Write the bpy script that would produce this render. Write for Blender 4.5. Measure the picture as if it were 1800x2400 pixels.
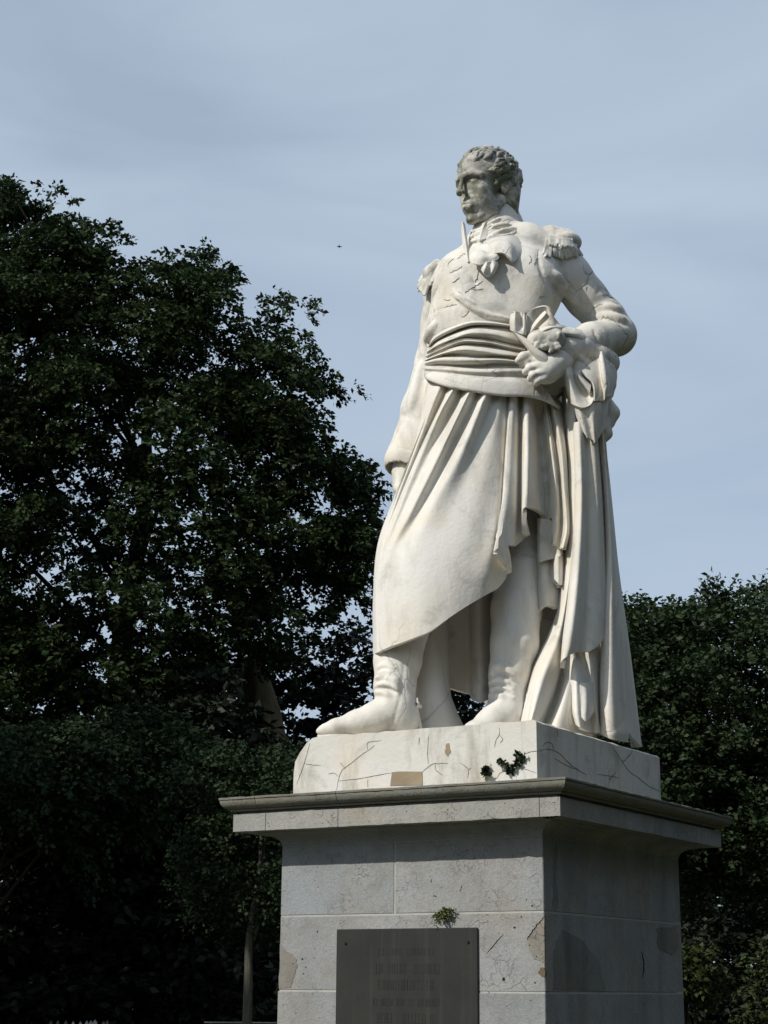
import bpy, math, random
import numpy as np
from mathutils import Vector, Matrix

for o in list(bpy.data.objects):
    bpy.data.objects.remove(o, do_unlink=True)
SC = bpy.context.scene
COL = SC.collection
R = math.radians

# ------------------------------------------------------------------ camera
S = 1.15                       # metres per front width of the pedestal die
F_PX, TILT, ROLL, YAW = 4000.0, 0.2717, 0.0072, 0.5508
CAM = np.array([-0.5083 * S, -5.4661 * S, 1.6])
_fw = np.array([0, math.cos(TILT), math.sin(TILT)])
_up = np.array([0, -math.sin(TILT), math.cos(TILT)])
_ri = np.array([1.0, 0, 0])
_ri, _up = (math.cos(ROLL) * _ri + math.sin(ROLL) * _up,
            -math.sin(ROLL) * _ri + math.cos(ROLL) * _up)
cam_d = bpy.data.cameras.new('camera')
cam = bpy.data.objects.new('camera', cam_d)
COL.objects.link(cam)
cam.matrix_world = Matrix(((_ri[0], _up[0], -_fw[0], CAM[0]),
                           (_ri[1], _up[1], -_fw[1], CAM[1]),
                           (_ri[2], _up[2], -_fw[2], CAM[2]),
                           (0, 0, 0, 1)))
cam_d.sensor_fit = 'VERTICAL'
cam_d.sensor_height = 36.0
cam_d.lens = 36.0 * F_PX / 2400.0
cam_d.clip_end = 3000.0
SC.camera = cam
SC.render.resolution_x, SC.render.resolution_y = 768, 1024

# ------------------------------------------------------------------ light
SUN_AZ, SUN_EL = R(57), R(40)          # azimuth to the left of the direction behind the camera
to_sun = Vector((-math.sin(SUN_AZ) * math.cos(SUN_EL), -math.cos(SUN_AZ) * math.cos(SUN_EL), math.sin(SUN_EL)))
sun_d = bpy.data.lights.new('sun', 'SUN')
sun_d.energy = 3.75
sun_d.angle = R(0.6)
sun_d.color = (1.0, 0.955, 0.88)
sun = bpy.data.objects.new('sun', sun_d)
COL.objects.link(sun)
sun.rotation_euler = to_sun.to_track_quat('Z', 'Y').to_euler()
sun.location = (-10, -10, 20)

W = bpy.data.worlds.new('World')
SC.world = W
W.use_nodes = True
wn, wl = W.node_tree.nodes, W.node_tree.links
for n in list(wn):
    wn.remove(n)
w_out = wn.new('ShaderNodeOutputWorld')
w_bg = wn.new('ShaderNodeBackground')
w_sky = wn.new('ShaderNodeTexSky')
w_sky.sky_type = 'NISHITA'
w_sky.sun_disc = False
w_sky.sun_elevation = SUN_EL
w_sky.sun_rotation = math.atan2(to_sun.x, to_sun.y)
w_sky.air_density = 1.0
w_sky.dust_density = 1.0
w_sky.ozone_density = 1.0
# thin streaky cirrus: noise stretched along the horizon, laid on the sky direction
w_tc = wn.new('ShaderNodeTexCoord')
w_map = wn.new('ShaderNodeMapping')
w_map.inputs['Rotation'].default_value = (R(14), R(-14), 0)
w_map.inputs['Scale'].default_value = (1.7, 1.7, 6.0)
w_no = wn.new('ShaderNodeTexNoise')
w_no.inputs['Scale'].default_value = 1.6
w_no.inputs['Detail'].default_value = 6.0
w_no.inputs['Roughness'].default_value = 0.48
w_no.inputs['Distortion'].default_value = 0.9
w_cr = wn.new('ShaderNodeValToRGB')
w_cr.color_ramp.elements[0].position = 0.33
w_cr.color_ramp.elements[0].color = (0.64, 0.64, 0.64, 1)
w_cr.color_ramp.elements[1].position = 0.78
w_cr.color_ramp.elements[1].color = (1.0, 1.0, 1.0, 1)
w_mix = wn.new('ShaderNodeMixRGB')
w_mix.inputs['Color2'].default_value = (5.5, 6.65, 8.1, 1)
wl.new(w_tc.outputs['Generated'], w_map.inputs['Vector'])
wl.new(w_map.outputs['Vector'], w_no.inputs['Vector'])
wl.new(w_no.outputs['Fac'], w_cr.inputs['Fac'])
wl.new(w_cr.outputs['Color'], w_mix.inputs['Fac'])
wl.new(w_sky.outputs['Color'], w_mix.inputs['Color1'])
wl.new(w_mix.outputs['Color'], w_bg.inputs['Color'])
w_bg.inputs['Strength'].default_value = 0.09
wl.new(w_bg.outputs['Background'], w_out.inputs['Surface'])
vs = SC.view_settings
vs.view_transform = 'Standard'
vs.look = 'None'
vs.exposure = 0.0
vs.gamma = 1.0
SC.render.film_transparent = False
SC.cycles.max_bounces = 5
SC.cycles.diffuse_bounces = 3
SC.cycles.transmission_bounces = 3

# ------------------------------------------------------------------ helpers
def ray(px, py):
    v = _fw + _ri * ((px - 900.0) / F_PX) + _up * ((1200.0 - py) / F_PX)
    return v

Y0 = 0.856                      # depth of the statue's axis
def P(px, py, d):
    """photo pixel + metres in front of the statue's axis plane -> world point"""
    v = ray(px, py)
    return CAM + v * ((Y0 - d - CAM[1]) / v[1])

def at_y(px, py, y):
    v = ray(px, py)
    return CAM + v * ((y - CAM[1]) / v[1])

LD = np.array([-math.cos(YAW), math.sin(YAW), 0.0])     # along the front face, away from the arris
RD = np.array([math.sin(YAW), math.cos(YAW), 0.0])      # along the side face
UPV = np.array([0, 0, 1.0])
def ped(l, r, z):
    """pedestal coordinates (in die widths, height above the eye) -> world"""
    return LD * (l * S) + RD * (r * S) + UPV * (1.6 + z * S)

def face_pt(px, py, axis, off):
    """photo pixel -> point on a vertical plane of the pedestal; axis 0: front (r = off), 1: side (l = off)"""
    n = RD if axis == 0 else LD
    v = ray(px, py)
    t = (off * S - CAM @ n) / (v @ n)
    return CAM + v * t

def mesh_obj(name, verts, faces, mat, parent=None, smooth=False):
    me = bpy.data.meshes.new(name)
    verts = np.asarray(verts, float)
    if isinstance(faces, np.ndarray):
        k = faces.shape[1]
        me.vertices.add(len(verts))
        me.vertices.foreach_set('co', verts.astype(np.float32).ravel())
        me.loops.add(faces.size)
        me.loops.foreach_set('vertex_index', faces.astype(np.int32).ravel())
        me.polygons.add(len(faces))
        me.polygons.foreach_set('loop_start', np.arange(0, faces.size, k, dtype=np.int32))
        me.polygons.foreach_set('loop_total', np.full(len(faces), k, dtype=np.int32))
        me.update(calc_edges=True)
        me.validate()
    else:
        me.from_pydata([tuple(v) for v in verts], [], [tuple(f) for f in faces])
        me.update()
    if smooth:
        me.polygons.foreach_set('use_smooth', np.ones(len(me.polygons), dtype=bool))
    if mat:
        me.materials.append(mat)
    ob = bpy.data.objects.new(name, me)
    COL.objects.link(ob)
    if parent is not None:
        ob.parent = parent
        if parent.type == 'EMPTY' or parent.matrix_world != Matrix():
            ob.matrix_parent_inverse = parent_world(parent).inverted()
    return ob

def parent_world(p):
    m = p.matrix_basis.copy()
    if p.parent:
        m = parent_world(p.parent) @ p.matrix_parent_inverse @ m
    return m

def thing(name, label, cat, loc, group=None):
    o = bpy.data.objects.new(name, None)
    o.empty_display_size = 0.1
    o.location = Vector(loc)
    COL.objects.link(o)
    o['label'] = label
    o['category'] = cat
    if group:
        o['group'] = group
    return o

def tag(o, label=None, cat=None, group=None, kind=None):
    for k, v in (('label', label), ('category', cat), ('group', group), ('kind', kind)):
        if v:
            o[k] = v
    return o

def crom(Pts, t):
    """Catmull-Rom through Pts (n,3) at parameters t in [0, n-1]"""
    Pts = np.asarray(Pts, float)
    n = len(Pts)
    i = np.clip(np.floor(t).astype(int), 0, n - 2)
    u = (t - i)[:, None]
    p1, p2 = Pts[i], Pts[i + 1]
    p0 = np.where((i > 0)[:, None], Pts[np.maximum(i - 1, 0)], 2 * p1 - p2)
    p3 = np.where((i < n - 2)[:, None], Pts[np.minimum(i + 2, n - 1)], 2 * p2 - p1)
    return 0.5 * ((2 * p1) + (-p0 + p2) * u + (2 * p0 - 5 * p1 + 4 * p2 - p3) * u ** 2 + (-p0 + 3 * p1 - 3 * p2 + p3) * u ** 3)

def resample(Pts, m):
    """smooth curve through Pts, m points evenly spaced by length"""
    Pts = np.asarray(Pts, float)
    c = crom(Pts, np.linspace(0, len(Pts) - 1, 24 * len(Pts)))
    s = np.r_[0, np.cumsum(np.linalg.norm(np.diff(c, axis=0), axis=1))]
    q = np.linspace(0, s[-1], m)
    return np.stack([np.interp(q, s, c[:, k]) for k in range(3)], 1)

def grid_faces(nu, nv, closed=False):
    a = np.arange(nu * nv).reshape(nu, nv)
    b = np.roll(a, -1, 0) if closed else a[1:]
    a2 = a if closed else a[:-1]
    return np.stack([a2[:, :-1], b[:, :-1], b[:, 1:], a2[:, 1:]], -1).reshape(-1, 4)

def normals_of(G):
    du = np.gradient(G, axis=0)
    dv = np.gradient(G, axis=1)
    n = np.cross(du, dv)
    return n / (np.linalg.norm(n, axis=2, keepdims=True) + 1e-12)

def sheet(name, curves, mat, parent, nu=None, nv=90, thick=0.022, sub=10, wob=0.0, seed=0):
    """cloth: surface lofted across generator curves (lists of (px,py,d)), given a real thickness"""
    C = [resample([P(*p) for p in c], nv) for c in curves]
    C = np.array(C)
    n = len(C)
    nu = nu or sub * (n - 1) + 1
    t = np.linspace(0, n - 1, nu)
    G = np.stack([crom(C[:, j], t) for j in range(nv)], 1)
    N = normals_of(G)
    # outward = towards the camera on average
    mid = G.reshape(-1, 3).mean(0)
    if (N.reshape(-1, 3) @ (CAM - mid)).mean() < 0:
        N = -N
    if wob:
        rng = np.random.RandomState(seed)
        g = G.reshape(-1, 3)
        dsp = np.zeros(len(g))
        for _ in range(14):
            k = rng.normal(size=3) * 9
            dsp += np.sin(g @ k + rng.rand() * 6.28)
        G = G + N * (dsp.reshape(nu, nv, 1) * wob / 3.0)
    B = G - N * thick
    V = np.concatenate([G.reshape(-1, 3), B.reshape(-1, 3)])
    f1 = grid_faces(nu, nv)
    m = nu * nv
    idx = np.arange(m).reshape(nu, nv)
    rim = np.concatenate([idx[:, 0], idx[-1, 1:], idx[::-1, -1][1:], idx[0, ::-1][1:-1]])
    r2 = np.roll(rim, -1)
    side = np.stack([rim, rim + m, r2 + m, r2], 1)
    F = np.concatenate([f1, f1[:, ::-1] + m, side])
    ob = mesh_obj(name, V, F, mat, parent, smooth=True)
    fix_normals(ob)
    return ob

def fix_normals(ob, sharp=None):
    import bmesh
    bm = bmesh.new()
    bm.from_mesh(ob.data)
    bmesh.ops.recalc_face_normals(bm, faces=bm.faces)
    bm.to_mesh(ob.data)
    bm.free()
    if sharp is not None:
        ob.data.set_sharp_from_angle(angle=sharp)
    else:
        ob.data.set_sharp_from_angle(angle=R(50))

def box_pts(a, b):
    return [(x, y, z) for x in (a[0], b[0]) for y in (a[1], b[1]) for z in (a[2], b[2])]

# ---- sculpting grid: signed distances, joined smoothly, then skinned
class Clay:
    def __init__(self, lo, hi, h):
        self.lo = np.array(lo, float)
        self.h = h
        self.n = np.ceil((np.array(hi) - self.lo) / h).astype(int) + 1
        self.V = np.full(self.n, 0.2, np.float32)

    def _win(self, lo, hi, m):
        a = np.floor((np.array(lo) - m - self.lo) / self.h).astype(int)
        b = np.ceil((np.array(hi) + m - self.lo) / self.h).astype(int) + 1
        a = np.clip(a, 0, self.n)
        b = np.clip(b, 0, self.n)
        if (b <= a).any():
            return None, None
        sl = tuple(slice(x, y) for x, y in zip(a, b))
        ax = [self.lo[i] + self.h * np.arange(a[i], b[i]) for i in range(3)]
        return sl, np.meshgrid(*ax, indexing='ij', sparse=True)

    def _put(self, sl, D, k, sub):
        A = self.V[sl]
        D = D.astype(np.float32)
        if sub:
            A, D = -A, D
        if k > 0:
            hh = np.clip(0.5 + 0.5 * (A - D) / k, 0, 1)
            O = A + (D - A) * hh - k * hh * (1 - hh)
        else:
            O = np.minimum(A, D)
        self.V[sl] = -O if sub else O

    def ell(self, c, r, k=0.02, sub=False, rot=None):
        c = np.asarray(c, float)
        r = np.asarray(r, float)
        R_ = r.max()
        sl, X = self._win(c - R_, c + R_, max(k * 1.5, self.h * 3) + 0.06)
        if sl is None:
            return
        q = [X[i] - c[i] for i in range(3)]
        if rot is not None:
            q = [sum(rot[i][j] * q[j] for j in range(3)) for i in range(3)]
        k0 = np.sqrt(sum((q[i] / r[i]) ** 2 for i in range(3)))
        k1 = np.sqrt(sum((q[i] / r[i] ** 2) ** 2 for i in range(3)))
        D = k0 * (k0 - 1) / (k1 + 1e-9)
        D = np.where(k0 < 1e-3, -r.min(), D)
        self._put(sl, D, k, sub)

    def cap(self, a, b, ra, rb=None, k=0.02, sub=False):
        a = np.asarray(a, float)
        b = np.asarray(b, float)
        rb = ra if rb is None else rb
        R_ = max(ra, rb)
        sl, X = self._win(np.minimum(a, b) - R_, np.maximum(a, b) + R_, max(k * 1.5, self.h * 3) + (0.05 if R_ > .03 else 0.0))
        if sl is None:
            return
        ab = b - a
        L2 = ab @ ab + 1e-12
        t = np.clip(sum((X[i] - a[i]) * ab[i] for i in range(3)) / L2, 0, 1)
        D = np.sqrt(sum((X[i] - a[i] - ab[i] * t) ** 2 for i in range(3))) - (ra + (rb - ra) * t)
        self._put(sl, D, k, sub)

    def chain(self, pts, rad, k=0.02, sub=False):
        for i in range(len(pts) - 1):
            self.cap(pts[i], pts[i + 1], rad[i], rad[i + 1], k, sub)

    def sample(self, p):
        q = (p - self.lo) / self.h
        i = np.floor(q).astype(int)
        if (i < 0).any() or (i >= self.n - 1).any():
            return 0.2
        f = q - i
        v = self.V[i[0]:i[0] + 2, i[1]:i[1] + 2, i[2]:i[2] + 2]
        v = v[0] * (1 - f[0]) + v[1] * f[0]
        v = v[0] * (1 - f[1]) + v[1] * f[1]
        return v[0] * (1 - f[2]) + v[1] * f[2]

    def hit(self, px, py, d0=0.7, d1=-0.7):
        a, b = P(px, py, d0), P(px, py, d1)
        L = np.linalg.norm(b - a)
        u = (b - a) / L
        s = 0.0
        while s < L:
            v = self.sample(a + u * s)
            if v < 0.0008:
                return a + u * s
            s += max(v * 0.7, 0.001) if v < 0.19 else 0.02
        return None

    def line(self, pts, r, up=0.0, k=0.01, sub=False, taper=True, step=7.0):
        """ridge (or groove) along a traced polyline lying on the surface already there;
        up = how far the ridge's axis stands out of that surface"""
        Q = []
        pts = np.array(pts, float)
        seg = np.linalg.norm(np.diff(pts, axis=0), axis=1)
        s = np.r_[0, np.cumsum(seg)]
        m = max(int(s[-1] / step), 2)
        c = resample(np.c_[pts, np.zeros(len(pts))], m + 1)[:, :2]
        for x, y in c:
            h = self.hit(x, y)
            Q.append(None if h is None else h)
        n = len(Q)
        out = []
        for i, q in enumerate(Q):
            t = i / (n - 1)
            w = min(1.0, 0.35 + 4 * min(t, 1 - t)) if taper else 1.0
            if q is not None:
                v = CAM - q
                v = v / np.linalg.norm(v)
                out.append((q + v * up * w, r * w))
            else:
                out.append(None)
        for i in range(n - 1):
            if out[i] is not None and out[i + 1] is not None and np.linalg.norm(out[i][0] - out[i + 1][0]) < 0.09:
                self.cap(out[i][0], out[i + 1][0], out[i][1], out[i + 1][1], k, sub)

    def mesh(self):
        V = self.V
        ins = V < 0
        nx, ny, nz = V.shape
        acc = np.zeros((nx - 1, ny - 1, nz - 1, 3), np.float32)
        cnt = np.zeros((nx - 1, ny - 1, nz - 1), np.float32)
        for ax in range(3):
            o = [i for i in range(3) if i != ax]
            s0 = [slice(None)] * 3
            s1 = [slice(None)] * 3
            s0[ax] = slice(0, -1)
            s1[ax] = slice(1, None)
            A, B = V[tuple(s0)], V[tuple(s1)]
            ch = ins[tuple(s0)] != ins[tuple(s1)]
            t = np.where(ch, A / np.where(ch, A - B, 1), 0)
            for d0 in (0, 1):
                for d1 in (0, 1):
                    sl = [slice(None)] * 3
                    sl[o[0]] = slice(d0, V.shape[o[0]] - 1 + d0)
                    sl[o[1]] = slice(d1, V.shape[o[1]] - 1 + d1)
                    c = ch[tuple(sl)]
                    acc[..., ax] += np.where(c, t[tuple(sl)], 0)
                    acc[..., o[0]] += c * d0
                    acc[..., o[1]] += c * d1
                    cnt += c
        act = cnt > 0
        ids = np.full(act.shape, -1, np.int64)
        ids[act] = np.arange(act.sum())
        base = np.stack(np.nonzero(act), 1)
        verts = self.lo + self.h * (base + acc[act] / cnt[act][:, None])
        faces = []
        for ax in range(3):
            o1, o2 = (ax + 1) % 3, (ax + 2) % 3
            s0 = [slice(None)] * 3
            s1 = [slice(None)] * 3
            s0[ax] = slice(0, -1)
            s1[ax] = slice(1, None)
            ch = ins[tuple(s0)] != ins[tuple(s1)]
            idx = np.stack(np.nonzero(ch), 1)
            ok = (idx[:, o1] > 0) & (idx[:, o2] > 0) & (idx[:, o1] < V.shape[o1] - 1) & (idx[:, o2] < V.shape[o2] - 1)
            idx = idx[ok]
            q = []
            for a, b in ((-1, -1), (0, -1), (0, 0), (-1, 0)):
                j = idx.copy()
                j[:, o1] += a
                j[:, o2] += b
                q.append(ids[j[:, 0], j[:, 1], j[:, 2]])
            q = np.stack(q, 1)
            flip = ~ins[tuple(s0)][idx[:, 0], idx[:, 1], idx[:, 2]]
            q[flip] = q[flip][:, ::-1]
            faces.append(q)
        F = np.concatenate(faces)
        F = F[(F >= 0).all(1)]
        return verts, F

    def build(self, name, mat, parent, smooth_it=1, xf=None):
        v, f = self.mesh()
        for _ in range(smooth_it):      # one light Laplacian pass takes the grid steps off
            acc = np.zeros_like(v)
            n = np.zeros(len(v))
            for a, b in ((0, 1), (1, 2), (2, 3), (3, 0)):
                np.add.at(acc, f[:, a], v[f[:, b]])
                np.add.at(acc, f[:, b], v[f[:, a]])
                np.add.at(n, f[:, a], 1)
                np.add.at(n, f[:, b], 1)
            v = 0.45 * v + 0.55 * acc / np.maximum(n, 1)[:, None]
        if xf is not None:
            v = xf(v)
        return mesh_obj(name, v, f, mat, parent, smooth=True)

# ------------------------------------------------------------------ node helpers
class NT:
    def __init__(self, name):
        self.m = bpy.data.materials.new(name)
        self.m.use_nodes = True
        self.t = self.m.node_tree
        self.n, self.l = self.t.nodes, self.t.links
        self.bsdf = self.n['Principled BSDF']
        self.tc = self.n.new('ShaderNodeTexCoord')

    def link(self, a, b):
        self.l.new(a, b)

    def mapping(self, scale=(1, 1, 1), rot=(0, 0, 0), src='Object', loc=(0, 0, 0)):
        m = self.n.new('ShaderNodeMapping')
        m.inputs['Scale'].default_value = scale
        m.inputs['Rotation'].default_value = rot
        m.inputs['Location'].default_value = loc
        self.link(self.tc.outputs[src], m.inputs['Vector'])
        return m.outputs['Vector']

    def noise(self, scale, detail=4, rough=0.5, vec=None, dist=0.0):
        n = self.n.new('ShaderNodeTexNoise')
        n.inputs['Scale'].default_value = scale
        n.inputs['Detail'].default_value = detail
        n.inputs['Roughness'].default_value = rough
        n.inputs['Distortion'].default_value = dist
        self.link(vec if vec is not None else self.tc.outputs['Object'], n.inputs['Vector'])
        return n.outputs['Fac']

    def voro(self, scale, feature='DISTANCE_TO_EDGE', vec=None, rnd=1.0, out='Distance'):
        n = self.n.new('ShaderNodeTexVoronoi')
        n.feature = feature
        n.inputs['Scale'].default_value = scale
        n.inputs['Randomness'].default_value = rnd
        self.link(vec if vec is not None else self.tc.outputs['Object'], n.inputs['Vector'])
        return n.outputs[out]

    def ramp(self, fac, stops):
        r = self.n.new('ShaderNodeValToRGB')
        e = r.color_ramp.elements
        while len(e) < len(stops):
            e.new(0.5)
        for k, (p, c) in enumerate(stops):
            e[k].position = p
            e[k].color = (c, c, c, 1) if isinstance(c, (int, float)) else (*c, 1)
        self.link(fac, r.inputs['Fac'])
        return r.outputs['Color']

    def mix(self, fac, a, b, mode='MIX'):
        m = self.n.new('ShaderNodeMixRGB')
        m.blend_type = mode
        for sock, v in (('Fac', fac), ('Color1', a), ('Color2', b)):
            if isinstance(v, (int, float)):
                m.inputs[sock].default_value = v if sock == 'Fac' else (v, v, v, 1)
            elif isinstance(v, tuple):
                m.inputs[sock].default_value = (*v, 1)
            else:
                self.link(v, m.inputs[sock])
        return m.outputs['Color']

    def math(self, op, a, b=0.0, clamp=False):
        m = self.n.new('ShaderNodeMath')
        m.operation = op
        m.use_clamp = clamp
        for i, v in enumerate((a, b)):
            if isinstance(v, (int, float)):
                m.inputs[i].default_value = v
            else:
                self.link(v, m.inputs[i])
        return m.outputs[0]

    def sep(self, vec):
        s = self.n.new('ShaderNodeSeparateXYZ')
        self.link(vec, s.inputs[0])
        return s.outputs

    def bump(self, h, strength=0.3, dist=0.01):
        b = self.n.new('ShaderNodeBump')
        b.inputs['Strength'].default_value = strength
        b.inputs['Distance'].default_value = dist
        self.link(h, b.inputs['Height'])
        self.link(b.outputs['Normal'], self.bsdf.inputs['Normal'])

    def col(self, c):
        if isinstance(c, tuple):
            self.bsdf.inputs['Base Color'].default_value = (*c, 1)
        else:
            self.link(c, self.bsdf.inputs['Base Color'])

    def rough(self, v, spec=0.3):
        self.bsdf.inputs['Roughness'].default_value = v
        self.bsdf.inputs['Specular IOR Level'].default_value = spec
# ------------------------------------------------------------------ materials
def marble(name, grime=0.25, base=(0.74, 0.715, 0.665), crack=0.5, moss=0.0, drip=0.0):
    t = NT(name)
    big = t.noise(2.2, 5, 0.55)
    c = t.mix(t.ramp(big, [(0.35, 0.0), (0.68, 1.0)]), base, tuple(x * y for x, y in zip(base, (0.93, 0.91, 0.86))))
    warm = t.ramp(t.noise(5.0, 4, 0.5), [(0.50, 0.0), (0.72, 0.55)])
    c = t.mix(warm, c, (0.66, 0.58, 0.44))
    g = t.noise(7.0, 8, 0.65, dist=0.6)
    lo = 0.64 - 0.22 * grime
    gm = t.ramp(g, [(lo, 0.0), (min(lo + 0.16, 0.95), 0.25 + 0.75 * grime)])
    c = t.mix(gm, c, (0.27, 0.26, 0.235))
    if moss:
        mz = t.ramp(t.noise(8.5, 7, 0.7), [(0.52, 0.0), (0.58, moss)])
        c = t.mix(mz, c, (0.115, 0.125, 0.07))
        dk = t.ramp(t.noise(26.0, 6, 0.7), [(0.50, 0.0), (0.66, 0.8 * moss)])
        c = t.mix(dk, c, (0.055, 0.055, 0.05))
    if drip:
        dv = t.mapping((1, 1, 0.22))
        dn = t.ramp(t.noise(9.0, 6, 0.65, vec=dv, dist=0.4), [(0.50, 0.0), (0.70, drip)])
        c = t.mix(dn, c, (0.30, 0.275, 0.22))
    # hairline veins and weathering cracks
    wv = t.mapping((1, 1, 0.55))
    ed = t.voro(3.1, vec=t.mix(0.12, wv, t.noise(6, 3, 0.6, vec=wv)))
    cm = t.math('MULTIPLY', t.ramp(ed, [(0.0, 1.0), (0.010, 0.0)]), t.ramp(t.noise(1.9, 2, 0.5), [(0.54, 0.0), (0.62, crack)]))
    c = t.mix(cm, c, (0.10, 0.09, 0.075))
    if crack > 0.7:
        e2 = t.voro(9.5, vec=t.mix(0.10, wv, t.noise(13, 3, 0.6, vec=wv)))
        c2 = t.math('MULTIPLY', t.ramp(e2, [(0.0, 1.0), (0.011, 0.0)]), t.ramp(t.noise(4.5, 3, 0.6), [(0.53, 0.0), (0.62, 0.7)]))
        cm = t.math('MAXIMUM', cm, c2)
        c = t.mix(c2, c, (0.12, 0.11, 0.09))
    sp = t.ramp(t.voro(38.0, 'F1'), [(0.02, 1.0), (0.055, 0.0)])
    sm = t.math('MULTIPLY', sp, t.ramp(t.noise(9, 2), [(0.58, 0.0), (0.63, 0.8)]))
    c = t.mix(sm, c, (0.12, 0.11, 0.09))
    t.col(c)
    t.rough(0.62, 0.28)
    h = t.math('ADD', t.math('MULTIPLY', t.noise(60, 5, 0.6), 0.5), t.math('MULTIPLY', t.noise(14, 4, 0.5), 0.8))
    h = t.math('SUBTRACT', h, t.math('MULTIPLY', cm, 1.2))
    t.bump(h, 0.5, 0.007)
    return t.m

def stone(name, base, pits=0.6, streak=0.0, dark=(0.13, 0.13, 0.12), seed=0.0):
    t = NT(name)
    v = t.mapping((1, 1, 1), loc=(seed, seed * 1.7, seed * 0.6))
    big = t.noise(2.6, 6, 0.6, vec=v)
    c = t.mix(t.ramp(big, [(0.32, 0.0), (0.70, 1.0)]), base, tuple(x * 0.74 for x in base))
    mot = t.ramp(t.noise(13.0, 6, 0.7, vec=v), [(0.44, 0.0), (0.66, 0.5)])
    c = t.mix(mot, c, tuple(x * 0.55 for x in base))
    wm = t.ramp(t.noise(3.1, 5, 0.6, vec=t.mapping((1, 1, 1.5), loc=(seed + 4, 2, 1))), [(0.5, 0.0), (0.7, 0.55)])
    c = t.mix(wm, c, (base[0] * 0.92, base[1] * 0.86, base[2] * 0.74))
    tint = t.ramp(t.noise(4.3, 4, 0.5, vec=v), [(0.45, 0.0), (0.70, 0.6)])
    c = t.mix(tint, c, (base[0] * 0.86, base[1] * 0.95, base[2] * 1.04))
    fine = t.noise(120, 4, 0.7, vec=v)
    c = t.mix(t.ramp(fine, [(0.30, 0.38), (0.55, 0.0)]), c, dark)
    if streak:
        sv = t.mapping((5, 5, 0.7))
        st = t.ramp(t.noise(1.0, 6, 0.65, vec=sv, dist=0.8), [(0.44, 0.0), (0.70, streak)])
        c = t.mix(st, c, dark)
    pt = t.ramp(t.voro(34.0, 'F1', vec=v), [(0.05, 1.0), (0.13, 0.0)])
    pm = t.math('MULTIPLY', pt, t.ramp(t.noise(16, 3, 0.6, vec=v), [(0.42, 0.0), (0.52, pits)]))
    ed = t.voro(22.0, vec=t.mix(0.10, v, t.noise(18, 3, 0.6, vec=v)))
    em = t.math('MULTIPLY', t.ramp(ed, [(0.0, 1.0), (0.035, 0.0)]), t.ramp(t.noise(7, 3, 0.6, vec=v), [(0.50, 0.0), (0.60, pits * 0.85)]))
    m = t.math('MAXIMUM', pm, em)
    c = t.mix(m, c, (0.045, 0.043, 0.04))
    t.col(c)
    t.rough(0.85, 0.2)
    h = t.math('SUBTRACT', t.math('ADD', t.math('MULTIPLY', fine, 0.5), t.noise(30, 5, 0.6, vec=v)), m)
    t.bump(h, 0.5, 0.006)
    return t.m

def plain(name, col, rough=0.8, spec=0.2, var=0.3, scale=8.0):
    t = NT(name)
    n = t.noise(scale, 5, 0.6)
    t.col(t.mix(t.ramp(n, [(0.3, 0.0), (0.7, 1.0)]), col, tuple(x * (1 - var) for x in col)))
    t.rough(rough, spec)
    t.bump(t.noise(scale * 8, 4, 0.6), 0.3, 0.004)
    return t.m

M_MARBLE = marble('marble', 0.34, drip=0.34, crack=0.3)
M_COAT = marble('marble_coat', 0.52, crack=0.8, drip=0.4)
M_HEAD = marble('marble_head', 0.80, base=(0.60, 0.585, 0.54), crack=0.3, moss=0.75)
M_HAIR = marble('marble_hair', 0.9, base=(0.56, 0.55, 0.50), crack=0.2, moss=0.95)
M_FRINGE = marble('marble_fringe', 0.7, crack=0.2, moss=0.25)
M_BASE = marble('marble_base', 0.40, base=(0.66, 0.645, 0.61), crack=0.6, drip=0.75)
M_DIE = stone('pedestal_stone', (0.37, 0.365, 0.35))
M_DIE2 = stone('pedestal_stone_grey', (0.345, 0.35, 0.345), seed=3.3)
M_SIDE = stone('pedestal_stone_weathered', (0.38, 0.385, 0.375), pits=0.45, streak=0.45, dark=(0.11, 0.115, 0.105))
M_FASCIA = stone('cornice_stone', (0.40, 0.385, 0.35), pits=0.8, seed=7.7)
M_MOULD = stone('cornice_moulding_stone', (0.265, 0.255, 0.215), pits=0.6, seed=5.1, dark=(0.10, 0.11, 0.07))  # weathered olive stone, base also darkened to stand in for shade under the roll
M_MORTAR = plain('lime_mortar', (0.50, 0.49, 0.45), 0.95, 0.1)
M_CRACK2 = plain('hairline_crack', (0.16, 0.145, 0.12), 1.0, 0.0)
M_CRACK3 = plain('faint_crack', (0.26, 0.24, 0.20), 1.0, 0.0)
M_CRACK = plain('crack_dirt', (0.035, 0.032, 0.026), 1.0, 0.0)
M_PATCH = stone('worn_brown_stone', (0.30, 0.275, 0.235), pits=0.9, seed=2.2)
M_FILL = plain('tan_mortar_fill', (0.36, 0.29, 0.20), 0.95, 0.1)
M_RUST = plain('iron_rust_stain', (0.19, 0.145, 0.10), 0.95, 0.1)

# ------------------------------------------------------------------ ground
def ground_mat():
    t = NT('park_lawn')
    c = t.mix(t.ramp(t.noise(0.7, 6, 0.6), [(0.35, 0.0), (0.65, 1.0)]), (0.045, 0.06, 0.022), (0.075, 0.06, 0.04))
    t.col(c)
    t.rough(0.95, 0.1)
    t.bump(t.noise(9, 6, 0.7), 0.6, 0.05)
    return t.m
gs = 1200.0
g = mesh_obj('ground', [(-gs, -gs, 0), (gs, -gs, 0), (gs, gs, 0), (-gs, gs, 0)], [(0, 1, 2, 3)], ground_mat())
tag(g, kind='structure', label='dark grass and soil of the park under the trees')

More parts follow.
